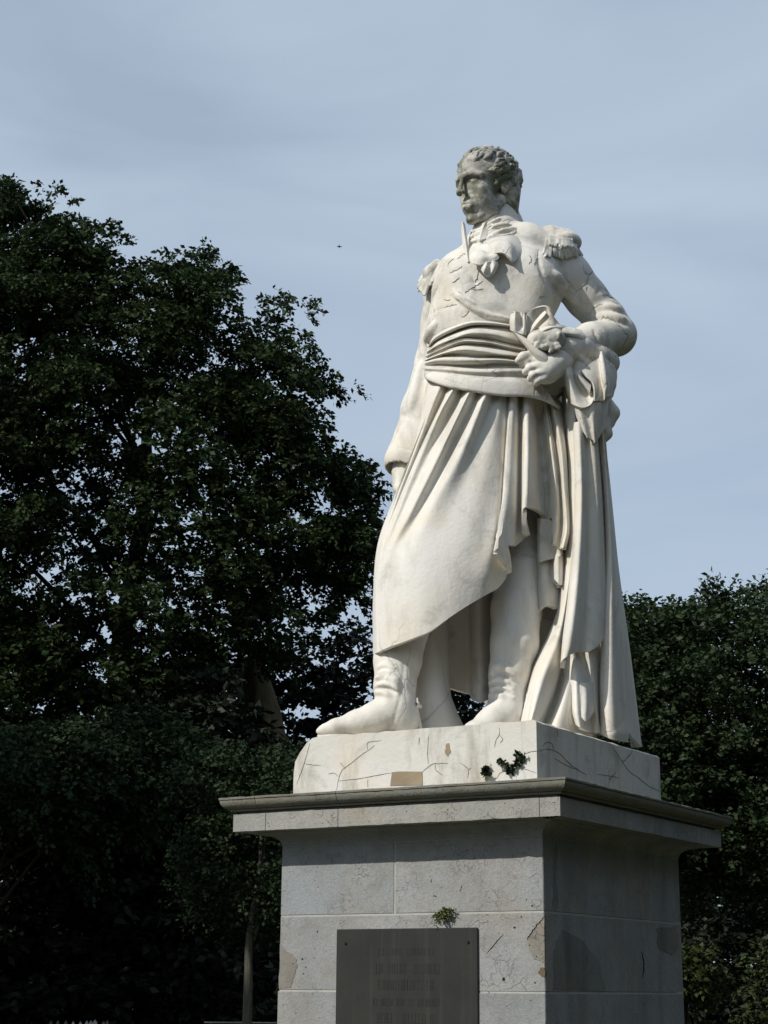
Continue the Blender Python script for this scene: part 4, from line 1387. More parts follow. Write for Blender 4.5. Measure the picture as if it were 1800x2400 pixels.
sheet('cloak_side', [
 [(1402, 1000, .06), (1412, 1150, .03), (1416, 1300, .04), (1408, 1450, .07), (1403, 1600, .07), (1403, 1712, .07)],
 [(1405, 1000, .09), (1416, 1150, .07), (1420, 1300, .085), (1413, 1450, .12), (1409, 1600, .13), (1409, 1712, .13)],
 [(1410, 1003, .11), (1422, 1150, .09), (1428, 1300, .115), (1424, 1450, .155), (1422, 1600, .18), (1422, 1714, .185)],
 [(1414, 1006, .10), (1427, 1150, .085), (1436, 1300, .11), (1438, 1450, .15), (1440, 1600, .175), (1444, 1715, .18)],
 [(1416, 1010, .06), (1430, 1150, .04), (1442, 1300, .06), (1450, 1450, .09), (1457, 1600, .1), (1463, 1714, .1)],
 [(1417, 1014, .01), (1432, 1150, -.02), (1446, 1300, -.01), (1458, 1450, .01), (1468, 1600, .02), (1475, 1718, .02)],
 [(1417, 1018, -.02), (1433, 1160, -.05), (1447, 1310, -.05), (1463, 1460, -.04), (1474, 1600, -.03), (1482, 1728, -.03)],
 [(1417, 1024, -.05), (1434, 1170, -.08), (1449, 1325, -.08), (1469, 1480, -.07), (1485, 1620, -.06), (1496, 1742, -.06)],
 [(1416, 1030, -.09), (1434, 1180, -.13), (1450, 1335, -.14), (1474, 1508, -.13), (1490, 1630, -.12), (1504, 1750, -.12)],
 [(1410, 1030, -.13), (1424, 1180, -.2), (1438, 1335, -.24), (1460, 1508, -.24), (1476, 1630, -.24), (1490, 1752, -.24)]],
 M_MARBLE, statue, nv=90, sub=7, thick=0.02)
sheet('cloak_fold', [
 [(1404, 1690, .10), (1406, 1712, .13), (1408, 1722, .13)],
 [(1420, 1690, .16), (1424, 1715, .185), (1426, 1730, .18)],
 [(1440, 1690, .17), (1446, 1716, .18), (1448, 1735, .17)],
 [(1460, 1690, .11), (1464, 1716, .11), (1462, 1738, .1)],
 [(1472, 1690, .05), (1474, 1716, .04), (1472, 1740, .03)]], M_MARBLE, statue, nv=24, thick=0.03)

# gathered cloth thrown over the forearm
lo, hi = body_lo_hi([(1290, 1060, 0.3), (1470, 760, -0.1)], 0.06)
lo[1], hi[1] = Y0 - 0.34, Y0 + 0.18
C = Clay(lo, hi, 0.0062)
C.chain([P(1322, 800, .16), P(1360, 815, .13), P(1400, 840, .06), P(1424, 850, .0)], [.045, .05, .06, .055], .03)
C.chain([P(1350, 840, .13), P(1362, 900, .13), P(1375, 950, .12), P(1382, 1000, .09)], [.04, .04, .045, .045], .03)
C.chain([P(1420, 850, .02), P(1420, 900, .02), P(1408, 945, .03), P(1400, 1000, .03)], [.04, .04, .04, .035], .03)
C.chain([P(1385, 870, .09), P(1395, 930, .08), P(1395, 1000, .06)], [.04, .04, .045], .03)
C.build('cloak_bundle', M_COAT, statue)
sheet('cloak_fold', [[(1316, 766, .2), (1352, 770, .17), (1385, 786, .12), (1406, 812, .08), (1414, 826, .06)],
   [(1318, 774, .235), (1351, 777, .205), (1382, 794, .155), (1402, 818, .11), (1410, 830, .09)],
   [(1320, 782, .24), (1350, 786, .215), (1378, 804, .165), (1398, 828, .12), (1405, 838, .1)],
   [(1326, 790, .21), (1350, 796, .19), (1372, 818, .14), (1388, 836, .10), (1400, 843, .08)]], M_COAT, statue, nv=40, thick=0.014)
sheet('cloak_fold', [[(1322, 792, .19), (1348, 798, .165), (1370, 820, .125), (1390, 840, .09)],
   [(1320, 799, .225), (1345, 804, .2), (1366, 826, .165), (1388, 844, .125)],
   [(1318, 808, .235), (1340, 814, .215), (1360, 837, .18), (1382, 856, .15)],
   [(1314, 818, .215), (1332, 825, .2), (1350, 846, .165), (1364, 872, .145)],
   [(1314, 824, .17), (1330, 832, .16), (1346, 852, .12), (1358, 876, .11)]], M_COAT, statue, nv=40, thick=0.014)
sheet('cloak_fold', [[(1311, 812, .15), (1317, 860, .16), (1325, 905, .15), (1335, 942, .13)],
   [(1315, 812, .19), (1321, 860, .205), (1330, 905, .2), (1339, 946, .19)],
   [(1321, 812, .205), (1328, 860, .22), (1338, 905, .22), (1350, 951, .215)],
   [(1329, 816, .19), (1336, 860, .2), (1346, 902, .205), (1363, 955, .22)],
   [(1334, 820, .16), (1341, 860, .165), (1352, 900, .165), (1376, 953, .215)],
   [(1341, 826, .13), (1349, 862, .12), (1362, 900, .11), (1386, 946, .205)],
   [(1352, 838, .12), (1362, 868, .12), (1380, 892, .13), (1393, 930, .195)]], M_COAT, statue, nv=44, thick=0.014)
sheet('cloak_fold', [[(1358, 866, .17), (1372, 884, .17), (1386, 898, .17)],
   [(1356, 872, .2), (1370, 890, .2), (1385, 906, .2)],
   [(1356, 882, .21), (1369, 899, .21), (1383, 917, .21)],
   [(1359, 891, .185), (1370, 907, .185), (1382, 927, .185)],
   [(1364, 893, .14), (1374, 908, .14), (1386, 928, .14)]], M_COAT, statue, nv=24, thick=0.014)
sheet('cloak_fold', [[(1361, 872, .19), (1374, 886, .19), (1388, 903, .19), (1391, 940, .19)],
   [(1364, 869, .2), (1377, 884, .205), (1391, 901, .205), (1394, 939, .205)],
   [(1384, 851, .178), (1393, 882, .19), (1401, 908, .192), (1404, 939, .186)],
   [(1402, 840, .16), (1407, 880, .17), (1411, 912, .172), (1412, 942, .166)],
   [(1405, 832, .172), (1410, 870, .198), (1416, 905, .2), (1417, 936, .185)],
   [(1412, 822, .168), (1420, 868, .198), (1425, 902, .196), (1423, 930, .175)],
   [(1416, 834, .13), (1424, 868, .155), (1428, 900, .15), (1427, 930, .13)],
   [(1428, 832, .07), (1437, 862, .08), (1439, 892, .07), (1433, 928, .06)],
   [(1435, 818, .0), (1445, 860, .0), (1446, 890, -.01), (1438, 928, -.02)],
   [(1430, 830, -.08), (1438, 865, -.1), (1436, 895, -.1), (1428, 940, -.1)]], M_COAT, statue, nv=44, sub=7, thick=0.014)
sheet('cloak_fold', [[(1432, 826, .03), (1434, 822, .03), (1437, 812, .025)], [(1436, 832, .01), (1438, 826, .01), (1440, 818, .01)]], M_COAT, statue, nv=10, thick=0.01)
# turned-back edge hanging below the bundle
sheet('cloak_turnback', [
 [(1340, 945, .16), (1350, 975, .165), (1362, 1004, .165)],
 [(1352, 950, .2), (1362, 980, .2), (1374, 1022, .185)],
 [(1368, 956, .205), (1378, 985, .19), (1388, 1030, .175)],
 [(1384, 952, .2), (1390, 985, .2), (1395, 1037, .18)],
 [(1396, 940, .19), (1402, 980, .18), (1404, 1026, .16)],
 [(1412, 930, .16), (1414, 970, .15), (1412, 1012, .13)],
 [(1426, 925, .1), (1424, 965, .09), (1420, 1005, .08)]], M_COAT, statue, nv=36, thick=0.016)
lo, hi = body_lo_hi([(1390, 1060, 0.2), (1460, 920, -0.1)], 0.05)
C = Clay(lo, hi, 0.0045)
C.chain([P(1425, 950, .02), P(1433, 968, .01), P(1426, 990, .01)], [.03, .036, .03], .012)
C.chain([P(1418, 1000, .02), P(1420, 1016, .01), P(1410, 1034, .01)], [.026, .028, .02], .012)
C.build('cloak_fold', M_MARBLE, statue)
# ---- head: modelled in its own frame (forward, left, up; unit = head height), then turned and placed
HH = 0.398
HC = P(1137, 443, 0.0)
HY, HP = R(51), R(6)
Fh = np.array([-math.sin(HY) * math.cos(HP), -math.cos(HY) * math.cos(HP), -math.sin(HP)])
Lh = np.array([math.cos(HY), -math.sin(HY), 0.0])
Uh = np.cross(Fh, Lh)
def head_xf(v):
    return HC + HH * (v[:, :1] * Fh + v[:, 1:2] * Lh + v[:, 2:3] * Uh)
def neg(p):
    return (p[0], -p[1], p[2])
C = Clay((-0.60, -0.42, -0.80), (0.56, 0.42, 0.58), 0.0096)
def both(fn, *a, **k):
    fn(*a, **k)
def ell2(c, r, k, sub=False):
    C.ell(c, r, k, sub)
    C.ell(neg(c), r, k, sub)
def cap2(a, b, ra, rb, k, sub=False):
    C.cap(a, b, ra, rb, k, sub)
    C.cap(neg(a), neg(b), ra, rb, k, sub)
C.ell((-0.08, 0, 0.16), (0.385, 0.285, 0.32), 0)
C.ell((0.10, 0, -0.05), (0.215, 0.192, 0.36), 0.07)
C.ell((0.165, 0, 0.20), (0.16, 0.19, 0.20), 0.05)
C.ell((0.08, 0, -0.30), (0.20, 0.150, 0.16), 0.06)
cap2((-0.05, 0.178, -0.18), (0.04, 0.152, -0.33), 0.062, 0.058, 0.05)
cap2((0.04, 0.148, -0.325), (0.230, 0.046, -0.422), 0.052, 0.044, 0.05)
C.ell((0.272, 0, -0.420), (0.048, 0.056, 0.046), 0.05)
cap2((0.330, 0.016, 0.074), (0.297, 0.11, 0.090), 0.034, 0.036, 0.03)
cap2((0.297, 0.11, 0.090), (0.240, 0.188, 0.060), 0.036, 0.032, 0.03)
C.cap((0.335, 0, 0.07), (0.398, 0, -0.075), 0.024, 0.027, 0.022)
C.cap((0.398, 0, -0.075), (0.420, 0, -0.122), 0.029, 0.032, 0.012)
ell2((0.385, 0.036, -0.128), (0.040, 0.024, 0.027), 0.014)
ell2((0.165, 0.135, -0.080), (0.085, 0.070, 0.080), 0.08)
ell2((0.352, 0.100, 0.008), (0.082, 0.068, 0.040), 0.026, True)
ell2((0.240, 0.098, -0.004), (0.056, 0.058, 0.050), 0.008)
cap2((0.296, 0.052, 0.012), (0.288, 0.100, 0.026), 0.009, 0.010, 0.006)
cap2((0.288, 0.100, 0.026), (0.262, 0.148, 0.004), 0.010, 0.009, 0.006)
cap2((0.290, 0.060, -0.022), (0.266, 0.145, -0.024), 0.007, 0.007, 0.006)
C.ell((0.285, 0, -0.265), (0.074, 0.092, 0.10), 0.05)
cap2((0.362, 0.006, -0.245), (0.322, 0.062, -0.262), 0.017, 0.007, 0.008)
cap2((0.355, 0.0, -0.290), (0.320, 0.052, -0.281), 0.020, 0.009, 0.008)
cap2((0.384, 0.0, -0.268), (0.330, 0.068, -0.268), 0.0075, 0.006, 0.003, True)
C.cap((0.376, -0.022, -0.338), (0.376, 0.022, -0.338), 0.014, 0.014, 0.025, True)
ell2((0.398, 0.020, -0.156), (0.016, 0.010, 0.010), 0.004, True)
ell2((0.150, 0.105, -0.215), (0.115, 0.085, 0.115), 0.07)
ell2((-0.055, 0.252, -0.035), (0.055, 0.036, 0.090), 0.012)
ell2((-0.040, 0.286, -0.035), (0.028, 0.018, 0.055), 0.010, True)
C.cap((-0.10, 0, -0.22), (-0.22, 0, -0.76), 0.185, 0.20, 0.05)
head = C.build('head', M_HEAD, statue, 1, head_xf)
# hair: short waved locks
Cw = Clay((-0.58, -0.42, -0.50), (0.46, 0.42, 0.60), 0.0096)
Cw.ell((-0.088, 0, 0.168), (0.388, 0.294, 0.322), 0)
Cw.cap((-0.24, 0.10, -0.02), (-0.24, 0.09, -0.24), 0.17, 0.13, 0.05)
Cw.cap((-0.24, -0.10, -0.02), (-0.24, -0.09, -0.24), 0.17, 0.13, 0.05)
Cw.ell((0.36, 0, -0.09), (0.33, 0.30, 0.42), 0.015, True)
Cw.ell((0.34, 0.30, -0.10), (0.33, 0.2, 0.36), 0.015, True)
Cw.ell((0.34, -0.30, -0.10), (0.33, 0.2, 0.36), 0.015, True)
Cw.cap((-0.045, 0.30, -0.50), (-0.045, 0.30, 0.0), 0.085, 0.075, 0.015, True)
Cw.cap((-0.045, -0.30, -0.50), (-0.045, -0.30, 0.0), 0.085, 0.075, 0.015, True)
hr = random.Random(8)
cen = np.array((-0.088, 0, 0.168))
rad = np.array((0.388, 0.294, 0.322))
def lockdir(q, u):
    fwd_ = np.array((1.0, 0.0, -0.55 if q[2] < 0.34 else 0.0))
    if q[0] < -0.22:
        fwd_ = np.array((0.45, 0.0, -1.0))
    t = fwd_ - u * (fwd_ @ u)
    t /= np.linalg.norm(t) + 1e-9
    return t, np.cross(u, t)
def keep(q):
    if q[2] < -0.10 and q[0] > -0.20:
        return False
    if q[0] > 0.13 and q[2] < 0.27:
        return False
    if q[0] > 0.02 and q[2] < 0.10:
        return False
    return q[2] > -0.22
for i in range(330):
    u = np.array([hr.gauss(0, 1) for _ in range(3)])
    u /= np.linalg.norm(u)
    q = cen + u * rad
    if not keep(q):
        continue
    t, s = lockdir(q, u)
    ln = hr.uniform(0.10, 0.19)
    b = hr.choice((-1, 1)) * hr.uniform(0.02, 0.05)
    r0 = hr.uniform(0.022, 0.036)
    pts = []
    for k in range(5):
        a = k / 4 - 0.5
        pts.append(q + t * a * ln + s * b * math.cos(a * 3.1) - u * (0.012 - 0.020 * (1 - (2 * a) ** 2)))
    Cw.chain(pts, [r0 * .45, r0 * .9, r0, r0 * .8, r0 * .35], 0.006)
for i in range(300):
    u = np.array([hr.gauss(0, 1) for _ in range(3)])
    u /= np.linalg.norm(u)
    q = cen + u * (rad + 0.030)
    if not keep(q):
        continue
    t, s = lockdir(q, u)
    b = hr.choice((-1, 1)) * hr.uniform(0.015, 0.04)
    ln = hr.uniform(0.10, 0.2)
    pts = [q + t * (k / 4 - .5) * ln + s * b * math.cos((k / 4 - .5) * 3.1) for k in range(5)]
    Cw.chain(pts, [0.003, 0.010, 0.012, 0.010, 0.003], 0.003, True)
Cw.build('hair', M_HAIR, head, 0, head_xf)

# ---- stock, cravat, collar and jabot
lo, hi = body_lo_hi([(1060, 640, 0.25), (1280, 460, -0.2)], 0.06)
lo[1], hi[1] = Y0 - 0.30, Y0 + 0.26
C = Clay(lo, hi, 0.0045)
C.chain([P(1163, 566, -0.03), P(1168, 546, -0.045), P(1172, 532, -0.055)], [0.122, 0.104, 0.086], 0.02)
C.chain([P(1118, 566, 0.03), P(1150, 580, 0.05), P(1190, 560, 0.03), P(1225, 548, -0.03)], [0.040, 0.044, 0.042, 0.040], 0.02)
C.chain([P(1176, 500, -0.05), P(1166, 470, -0.04)], [0.074, 0.080], 0.0, True)
for pts, r, u in (([(1098, 545), (1125, 540), (1150, 524), (1172, 512)], .012, .003), ([(1096, 556), (1130, 546), (1162, 530), (1200, 526)], .012, .004),
                  ([(1094, 570), (1130, 558), (1165, 543), (1200, 538), (1226, 548)], .014, .004), ([(1095, 582), (1128, 570), (1165, 552), (1205, 546), (1240, 556)], .013, .006),
                  ([(1100, 592), (1135, 578), (1175, 560), (1215, 562)], .011, .006)):
    C.line(pts, r, u, .004)
for pts, r in (([(1096, 551), (1128, 543), (1155, 529)], .006), ([(1095, 563), (1130, 552), (1165, 537), (1200, 532)], .006), ([(1096, 577), (1130, 564), (1168, 548), (1205, 542)], .007),
               ([(1098, 588), (1135, 574), (1170, 557)], .006), ([(1136, 520), (1148, 509), (1160, 505)], .006), ([(1196, 514), (1200, 520), (1190, 528)], .004)):
    C.line(pts, r, .003, .004, True)
C.build('cravat', M_COAT, statue, 0)
sheet('collar', [[(1124, 562, .11), (1130, 540, .105), (1137, 522, .10)],
 [(1146, 558, .105), (1152, 528, .085), (1158, 506, .07)],
 [(1174, 554, .065), (1178, 516, .035), (1181, 492, .018)],
 [(1202, 552, .0), (1203, 512, -.03), (1201, 487, -.042)],
 [(1224, 552, -.06), (1219, 515, -.09), (1212, 491, -.10)],
 [(1238, 553, -.12), (1226, 520, -.15), (1215, 498, -.16)],
 [(1210, 548, -.22), (1200, 525, -.24), (1190, 508, -.24)],
 [(1150, 552, -.26), (1146, 530, -.27), (1142, 512, -.27)]], M_COAT, statue, nv=24, thick=0.018)
sheet('collar_tip', [[(1080, 522, .045), (1082, 550, .065), (1086, 585, .10), (1092, 612, .135)],
                     [(1084, 520, .07), (1088, 550, .09), (1093, 585, .125), (1097, 614, .15)],
                     [(1090, 526, .06), (1094, 552, .075), (1099, 586, .11), (1101, 610, .14)]], M_MARBLE, statue, nv=30, thick=0.012)
# lapels
sheet('lapel', [[(1140, 566, .14), (1150, 580, .17), (1156, 594, .185)],
                [(1160, 556, .15), (1170, 574, .195), (1178, 592, .21)],
                [(1184, 552, .14), (1192, 575, .20), (1198, 606, .215)],
                [(1205, 552, .11), (1210, 580, .17), (1206, 612, .20)],
                [(1222, 556, .07), (1226, 584, .14), (1216, 604, .17)],
                [(1238, 560, .03), (1236, 584, .1), (1224, 596, .13)]], M_COAT, statue, nv=36, thick=0.014)
sheet('lapel', [[(1093, 598, .12), (1080, 612, .10), (1064, 640, .08)],
                [(1086, 592, .12), (1070, 610, .08), (1050, 640, .04)],
                [(1076, 594, .06), (1060, 612, .03), (1040, 636, -.02)]], M_COAT, statue, nv=30, thick=0.010)
# jabot frills
sheet('jabot', [[(1104, 594, .15), (1101, 602, .17), (1100, 610, .175)],
                [(1116, 588, .165), (1113, 602, .2), (1108, 616, .2)],
                [(1130, 586, .165), (1130, 602, .21), (1124, 620, .215)],
                [(1142, 590, .165), (1146, 602, .20), (1150, 614, .205)],
                [(1152, 590, .16), (1160, 598, .2), (1168, 606, .2)],
                [(1156, 586, .15), (1166, 592, .18), (1170, 598, .18)]], M_MARBLE, statue, nv=24, thick=0.010)
sheet('jabot', [[(1134, 604, .175), (1128, 622, .2), (1127, 632, .2)],
                [(1142, 606, .2), (1138, 626, .225), (1133, 640, .215)],
                [(1148, 606, .195), (1148, 626, .205), (1140, 646, .2)],
                [(1154, 604, .2), (1158, 626, .215), (1148, 648, .205)],
                [(1164, 604, .185), (1168, 622, .195), (1160, 640, .19)]], M_MARBLE, statue, nv=24, thick=0.010)

# ---- epaulettes
def fringe(C, strands, seed):
    rg = random.Random(seed)
    for (a, b) in strands:
        m = tuple((np.array(a) + np.array(b)) / 2 + np.array((rg.uniform(-2, 2), rg.uniform(-2, 2), 0.008)))
        C.chain([P(*a), P(*m), P(*b)], [0.0065, 0.0075, 0.006], 0.001)
lo, hi = body_lo_hi([(1230, 640, 0.15), (1385, 530, -0.15)], 0.05)
C = Clay(lo, hi, 0.0034)
C.chain([P(1256, 553, .0), P(1290, 556, .0), P(1322, 566, -.02)], [.032, .052, .060], .015)
C.ell(P(1318, 570, -0.02), (0.088, 0.088, 0.048), 0.02)
rg = random.Random(3)
def surf(x, y, out):
    h = C_COAT.hit(x, y)
    if h is None:
        h = P(x, y, -0.05)
    v = CAM - h
    return h + v / np.linalg.norm(v) * out
for i in range(30):
    t = i / 29
    x0, y0 = 1282 + 62 * t, 560 + 14 * t + rg.uniform(-3, 3)
    x1, y1 = 1274 + 86 * t + rg.uniform(-3, 3), 596 + 6 * math.sin(t * 3) + rg.uniform(-7, 4)
    for a, b, o0, o1 in ((x0, y0, .014, .020), ((x0 + x1) / 2, (y0 + y1) / 2, .020, .016)):
        pass
    C.chain([surf(x0, y0, .012), surf((x0 + x1) / 2 + rg.uniform(-2, 2), (y0 + y1) / 2, .018), surf(x1, y1, .010)], [.006, .0072, .0062], .0008)
for i in range(22):
    t = i / 21
    x0, y0 = 1290 + 58 * t, 554 + 10 * t
    C.chain([surf(x0, y0, .03), surf(x0 + 4 * (t - .3), y0 + 18 + rg.uniform(-5, 5), .03)], [.0065, .006], .001)
for i in range(14):
    t = i / 13
    C.chain([P(1340 + 8 * math.sin(t * 3), 572, -0.0 - .14 * t), P(1364 - 3 * t, 602 - rg.uniform(-4, 8), -0.01 - .15 * t)], [.0075, .0065], .001)
epa = C.build('epaulette', M_FRINGE, statue, 0)
lo, hi = body_lo_hi([(950, 720, 0.15), (1060, 590, -0.25)], 0.05)
C = Clay(lo, hi, 0.0034)
C.chain([P(1046, 622, .0), P(1026, 624, -.03), P(1010, 640, -.05)], [.020, .030, .034], .01)
C.ell(P(1008, 648, -.06), (.035, .06, .05), .01)
st = []
for i in range(18):
    t = i / 17
    x0 = 1030 - 34 * t
    d0 = 0.01 - 0.16 * t
    st.append(((x0, 628 + 12 * t, d0), (x0 - 18 + rg.uniform(-4, 4), 664 + 20 * t * (1 - t) * 2 + rg.uniform(-6, 6), d0 + .02)))
for i in range(9):
    t = i / 8
    st.append(((1012 - 14 * t, 642 + 6 * t, .0 - .06 * t), (996 - 14 * t, 690 - 8 * t + rg.uniform(-6, 4), .01 - .06 * t)))
fringe(C, st, 9)
C.build('epaulette', M_FRINGE, statue, 0)
# ------------------------------------------------------------------ vegetation
def leaf_mat(name, c1, c2, c3, trans=0.15, rough=0.55, spec=0.25, scale=1.6):
    t = NT(name)
    n1 = t.noise(scale, 4, 0.6)
    n2 = t.noise(23.0, 2, 0.5)
    c = t.mix(t.ramp(n1, [(0.35, 0.0), (0.65, 1.0)]), c1, c2)
    c = t.mix(t.ramp(n2, [(0.62, 0.0), (0.74, 0.8)]), c, c3)
    t.col(c)
    t.rough(rough, spec)
    tr = t.n.new('ShaderNodeBsdfTranslucent')
    t.link(c, tr.inputs['Color'])
    mx = t.n.new('ShaderNodeMixShader')
    mx.inputs['Fac'].default_value = trans
    out = t.n['Material Output']
    t.link(t.bsdf.outputs['BSDF'], mx.inputs[1])
    t.link(tr.outputs['BSDF'], mx.inputs[2])
    t.link(mx.outputs['Shader'], out.inputs['Surface'])
    return t.m

def bark_mat(name, c, sc=7.0):
    t = NT(name)
    v = t.mapping((1, 1, 0.18))
    n = t.noise(sc * 3, 6, 0.65, vec=v)
    col = t.mix(t.ramp(n, [(0.35, 0.0), (0.65, 1.0)]), tuple(x * 0.5 for x in c), c)
    col = t.mix(t.ramp(t.noise(2.5, 4, 0.6), [(0.5, 0.0), (0.68, 0.6)]), col, (c[0] * .8, c[1] * .95, c[2] * .7))
    t.col(col)
    t.rough(0.95, 0.1)
    t.bump(n, 0.8, 0.03)
    return t.m

M_LEAF_A = leaf_mat('leaves_dark_tree', (0.021, 0.038, 0.013), (0.032, 0.050, 0.017), (0.068, 0.078, 0.022), spec=0.10)
M_LEAF_B = leaf_mat('leaves_hornbeam', (0.024, 0.042, 0.017), (0.034, 0.054, 0.022), (0.085, 0.105, 0.055), spec=0.15)
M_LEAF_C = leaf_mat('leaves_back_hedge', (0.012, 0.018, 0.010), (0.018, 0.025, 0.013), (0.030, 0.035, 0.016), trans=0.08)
M_LEAF_D = leaf_mat('leaves_ivy', (0.018, 0.034, 0.014), (0.028, 0.046, 0.018), (0.055, 0.075, 0.030), rough=0.6, spec=0.12)
M_LEAF_E = leaf_mat('leaves_yellow_green', (0.040, 0.055, 0.016), (0.028, 0.044, 0.016), (0.13, 0.13, 0.04), spec=0.1)
M_BARK = bark_mat('dark_bark', (0.060, 0.050, 0.038))
M_BARK_G = bark_mat('grey_bark', (0.16, 0.15, 0.12))
M_BARK_P = bark_mat('old_pale_bark', (0.17, 0.135, 0.085), 4.0)

def inside(poly, x, y):
    poly = np.asarray(poly, float)
    x1, y1 = poly[:, 0], poly[:, 1]
    x2, y2 = np.roll(x1, -1), np.roll(y1, -1)
    c = np.zeros(x.shape, bool)
    for a, b, cc, d in zip(x1, y1, x2, y2):
        if b == d:
            continue
        m = ((b > y) != (d > y)) & (x < (cc - a) * (y - b) / (d - b) + a)
        c ^= m
    return c

def edge_dist(poly, x, y):
    poly = np.asarray(poly, float)
    p2 = np.roll(poly, -1, 0)
    D = np.full(x.shape, 1e9)
    for a, b in zip(poly, p2):
        ab_ = b - a
        t = np.clip(((x - a[0]) * ab_[0] + (y - a[1]) * ab_[1]) / (ab_ @ ab_ + 1e-9), 0, 1)
        D = np.minimum(D, np.hypot(x - a[0] - ab_[0] * t, y - a[1] - ab_[1] * t))
    return D

def rays(px, py):
    return _fw + _ri * ((px - 900.0) / F_PX)[:, None] + _up * ((1200.0 - py) / F_PX)[:, None]

def crown_points(poly, n, yc, depth, rng, gaps=(), soft=220.0, zmin=0.15, clump=0, inset=0.0):
    """spray roots spread through a crown whose outline is the traced polygon and whose depth tapers to that outline"""
    lo_, hi_ = np.min(poly, 0), np.max(poly, 0)
    out = []
    if clump:      # boughs: sprays gather round a smaller number of centres, leaving darker hollows between them
        K = crown_points(poly, max(n // clump, 8), yc, depth, rng, gaps, soft, zmin, 0, inset)
        K = np.repeat(K, clump, 0)[:n]
        off = rng.normal(0, 1, (len(K), 3))
        off /= np.linalg.norm(off, axis=1, keepdims=True)
        rr = rng.uniform(0.2, 0.52, len(K)) * np.repeat(rng.uniform(0.6, 1.15, len(K) // clump + 1), clump)[:len(K)]
        return K + off * rr[:, None] * (1.0, 0.9, 0.62)
    while sum(map(len, out)) < n:
        x = rng.uniform(lo_[0], hi_[0], n * 2)
        y = rng.uniform(lo_[1], hi_[1], n * 2)
        k = inside(poly, x, y)
        for gx, gy, gr in gaps:
            q = np.hypot(x - gx, y - gy) / gr
            k &= rng.rand(len(x)) < np.clip((q - 0.55) * 1.6, 0.03, 1)
        x, y = x[k], y[k]
        D = edge_dist(poly, x, y)
        if inset:
            ok = D > inset
            x, y, D = x[ok], y[ok], D[ok]
        amp = depth * np.sqrt(np.clip(D / soft, 0.02, 1))
        Y = yc + amp * (rng.rand(len(x)) - 0.5)
        v = rays(x, y)
        q = CAM + v * ((Y - CAM[1]) / v[:, 1])[:, None]
        out.append(q[q[:, 2] > zmin])
    return np.concatenate(out)[:n]

def leaves_from(roots, dirs, per, length, leaf, aspect, droop, rng, spread=0.8, flat=0.6, jitter=0.03):
    """leafy sprays: every root grows a drooping twig with leaves set on both sides; returns vertices and quads"""
    n = len(roots)
    L = length * rng.uniform(0.55, 1.25, n)
    s = rng.rand(n, per) ** 0.8
    d = dirs / (np.linalg.norm(dirs, axis=1, keepdims=True) + 1e-9)
    up_ = np.array([0, 0, 1.0])
    side = np.cross(d, up_)
    side /= np.linalg.norm(side, axis=1, keepdims=True) + 1e-9
    ax = roots[:, None] + d[:, None] * (s * L[:, None])[..., None]
    ax[..., 2] -= droop * (s ** 2) * L[:, None]
    sg = np.where(rng.rand(n, per) < 0.5, -1.0, 1.0)
    lat = side[:, None] * (sg * spread * rng.uniform(0.1, 1.0, (n, per)) * L[:, None] * 0.33 * (1.1 - s))[..., None]
    ax = ax + lat + rng.normal(0, jitter, (n, per, 3))
    tang = d[:, None] - up_ * (2 * droop * s)[..., None]
    ld = tang * 0.6 + side[:, None] * sg[..., None] * 0.75 + rng.normal(0, 0.42, (n, per, 3))
    ld /= np.linalg.norm(ld, axis=2, keepdims=True)
    nn = up_ * flat + rng.normal(0, 0.55, (n, per, 3))
    w = np.cross(ld, nn)
    w /= np.linalg.norm(w, axis=2, keepdims=True) + 1e-9
    sz = (leaf * rng.uniform(0.6, 1.35, (n, per)))[..., None]
    nrm = np.cross(w, ld)
    b = ax
    m1 = ax + ld * sz * 0.45 + w * sz * aspect * 0.5 + nrm * sz * 0.06
    m2 = ax + ld * sz * 0.45 - w * sz * aspect * 0.5 + nrm * sz * 0.06
    tip = ax + ld * sz
    V = np.stack([b, m1, tip, m2], 2).reshape(-1, 3)
    F = np.arange(len(V)).reshape(-1, 4)
    return V, F

def tube_mesh(pts, rad, seg=9, rough=0.0, rng=None):
    pts = np.asarray(pts, float)
    V, F = [], []
    t = np.gradient(pts, axis=0)
    for i, (p, r) in enumerate(zip(pts, rad)):
        d = t[i] / (np.linalg.norm(t[i]) + 1e-9)
        a = np.cross(d, (0.3, 1.0, 0.2))
        a /= np.linalg.norm(a)
        b = np.cross(d, a)
        for k in range(seg):
            an = 6.2832 * k / seg
            rr = r * (1 + (rough * rng.uniform(-1, 1) if rng is not None else 0))
            V.append(p + (a * math.cos(an) + b * math.sin(an)) * rr)
    m = len(pts)
    for i in range(m - 1):
        for k in range(seg):
            k2 = (k + 1) % seg
            F.append((i * seg + k, i * seg + k2, (i + 1) * seg + k2, (i + 1) * seg + k))
    F.append(tuple(range(seg))[::-1])
    F.append(tuple(range((m - 1) * seg, m * seg)))
    return V, F

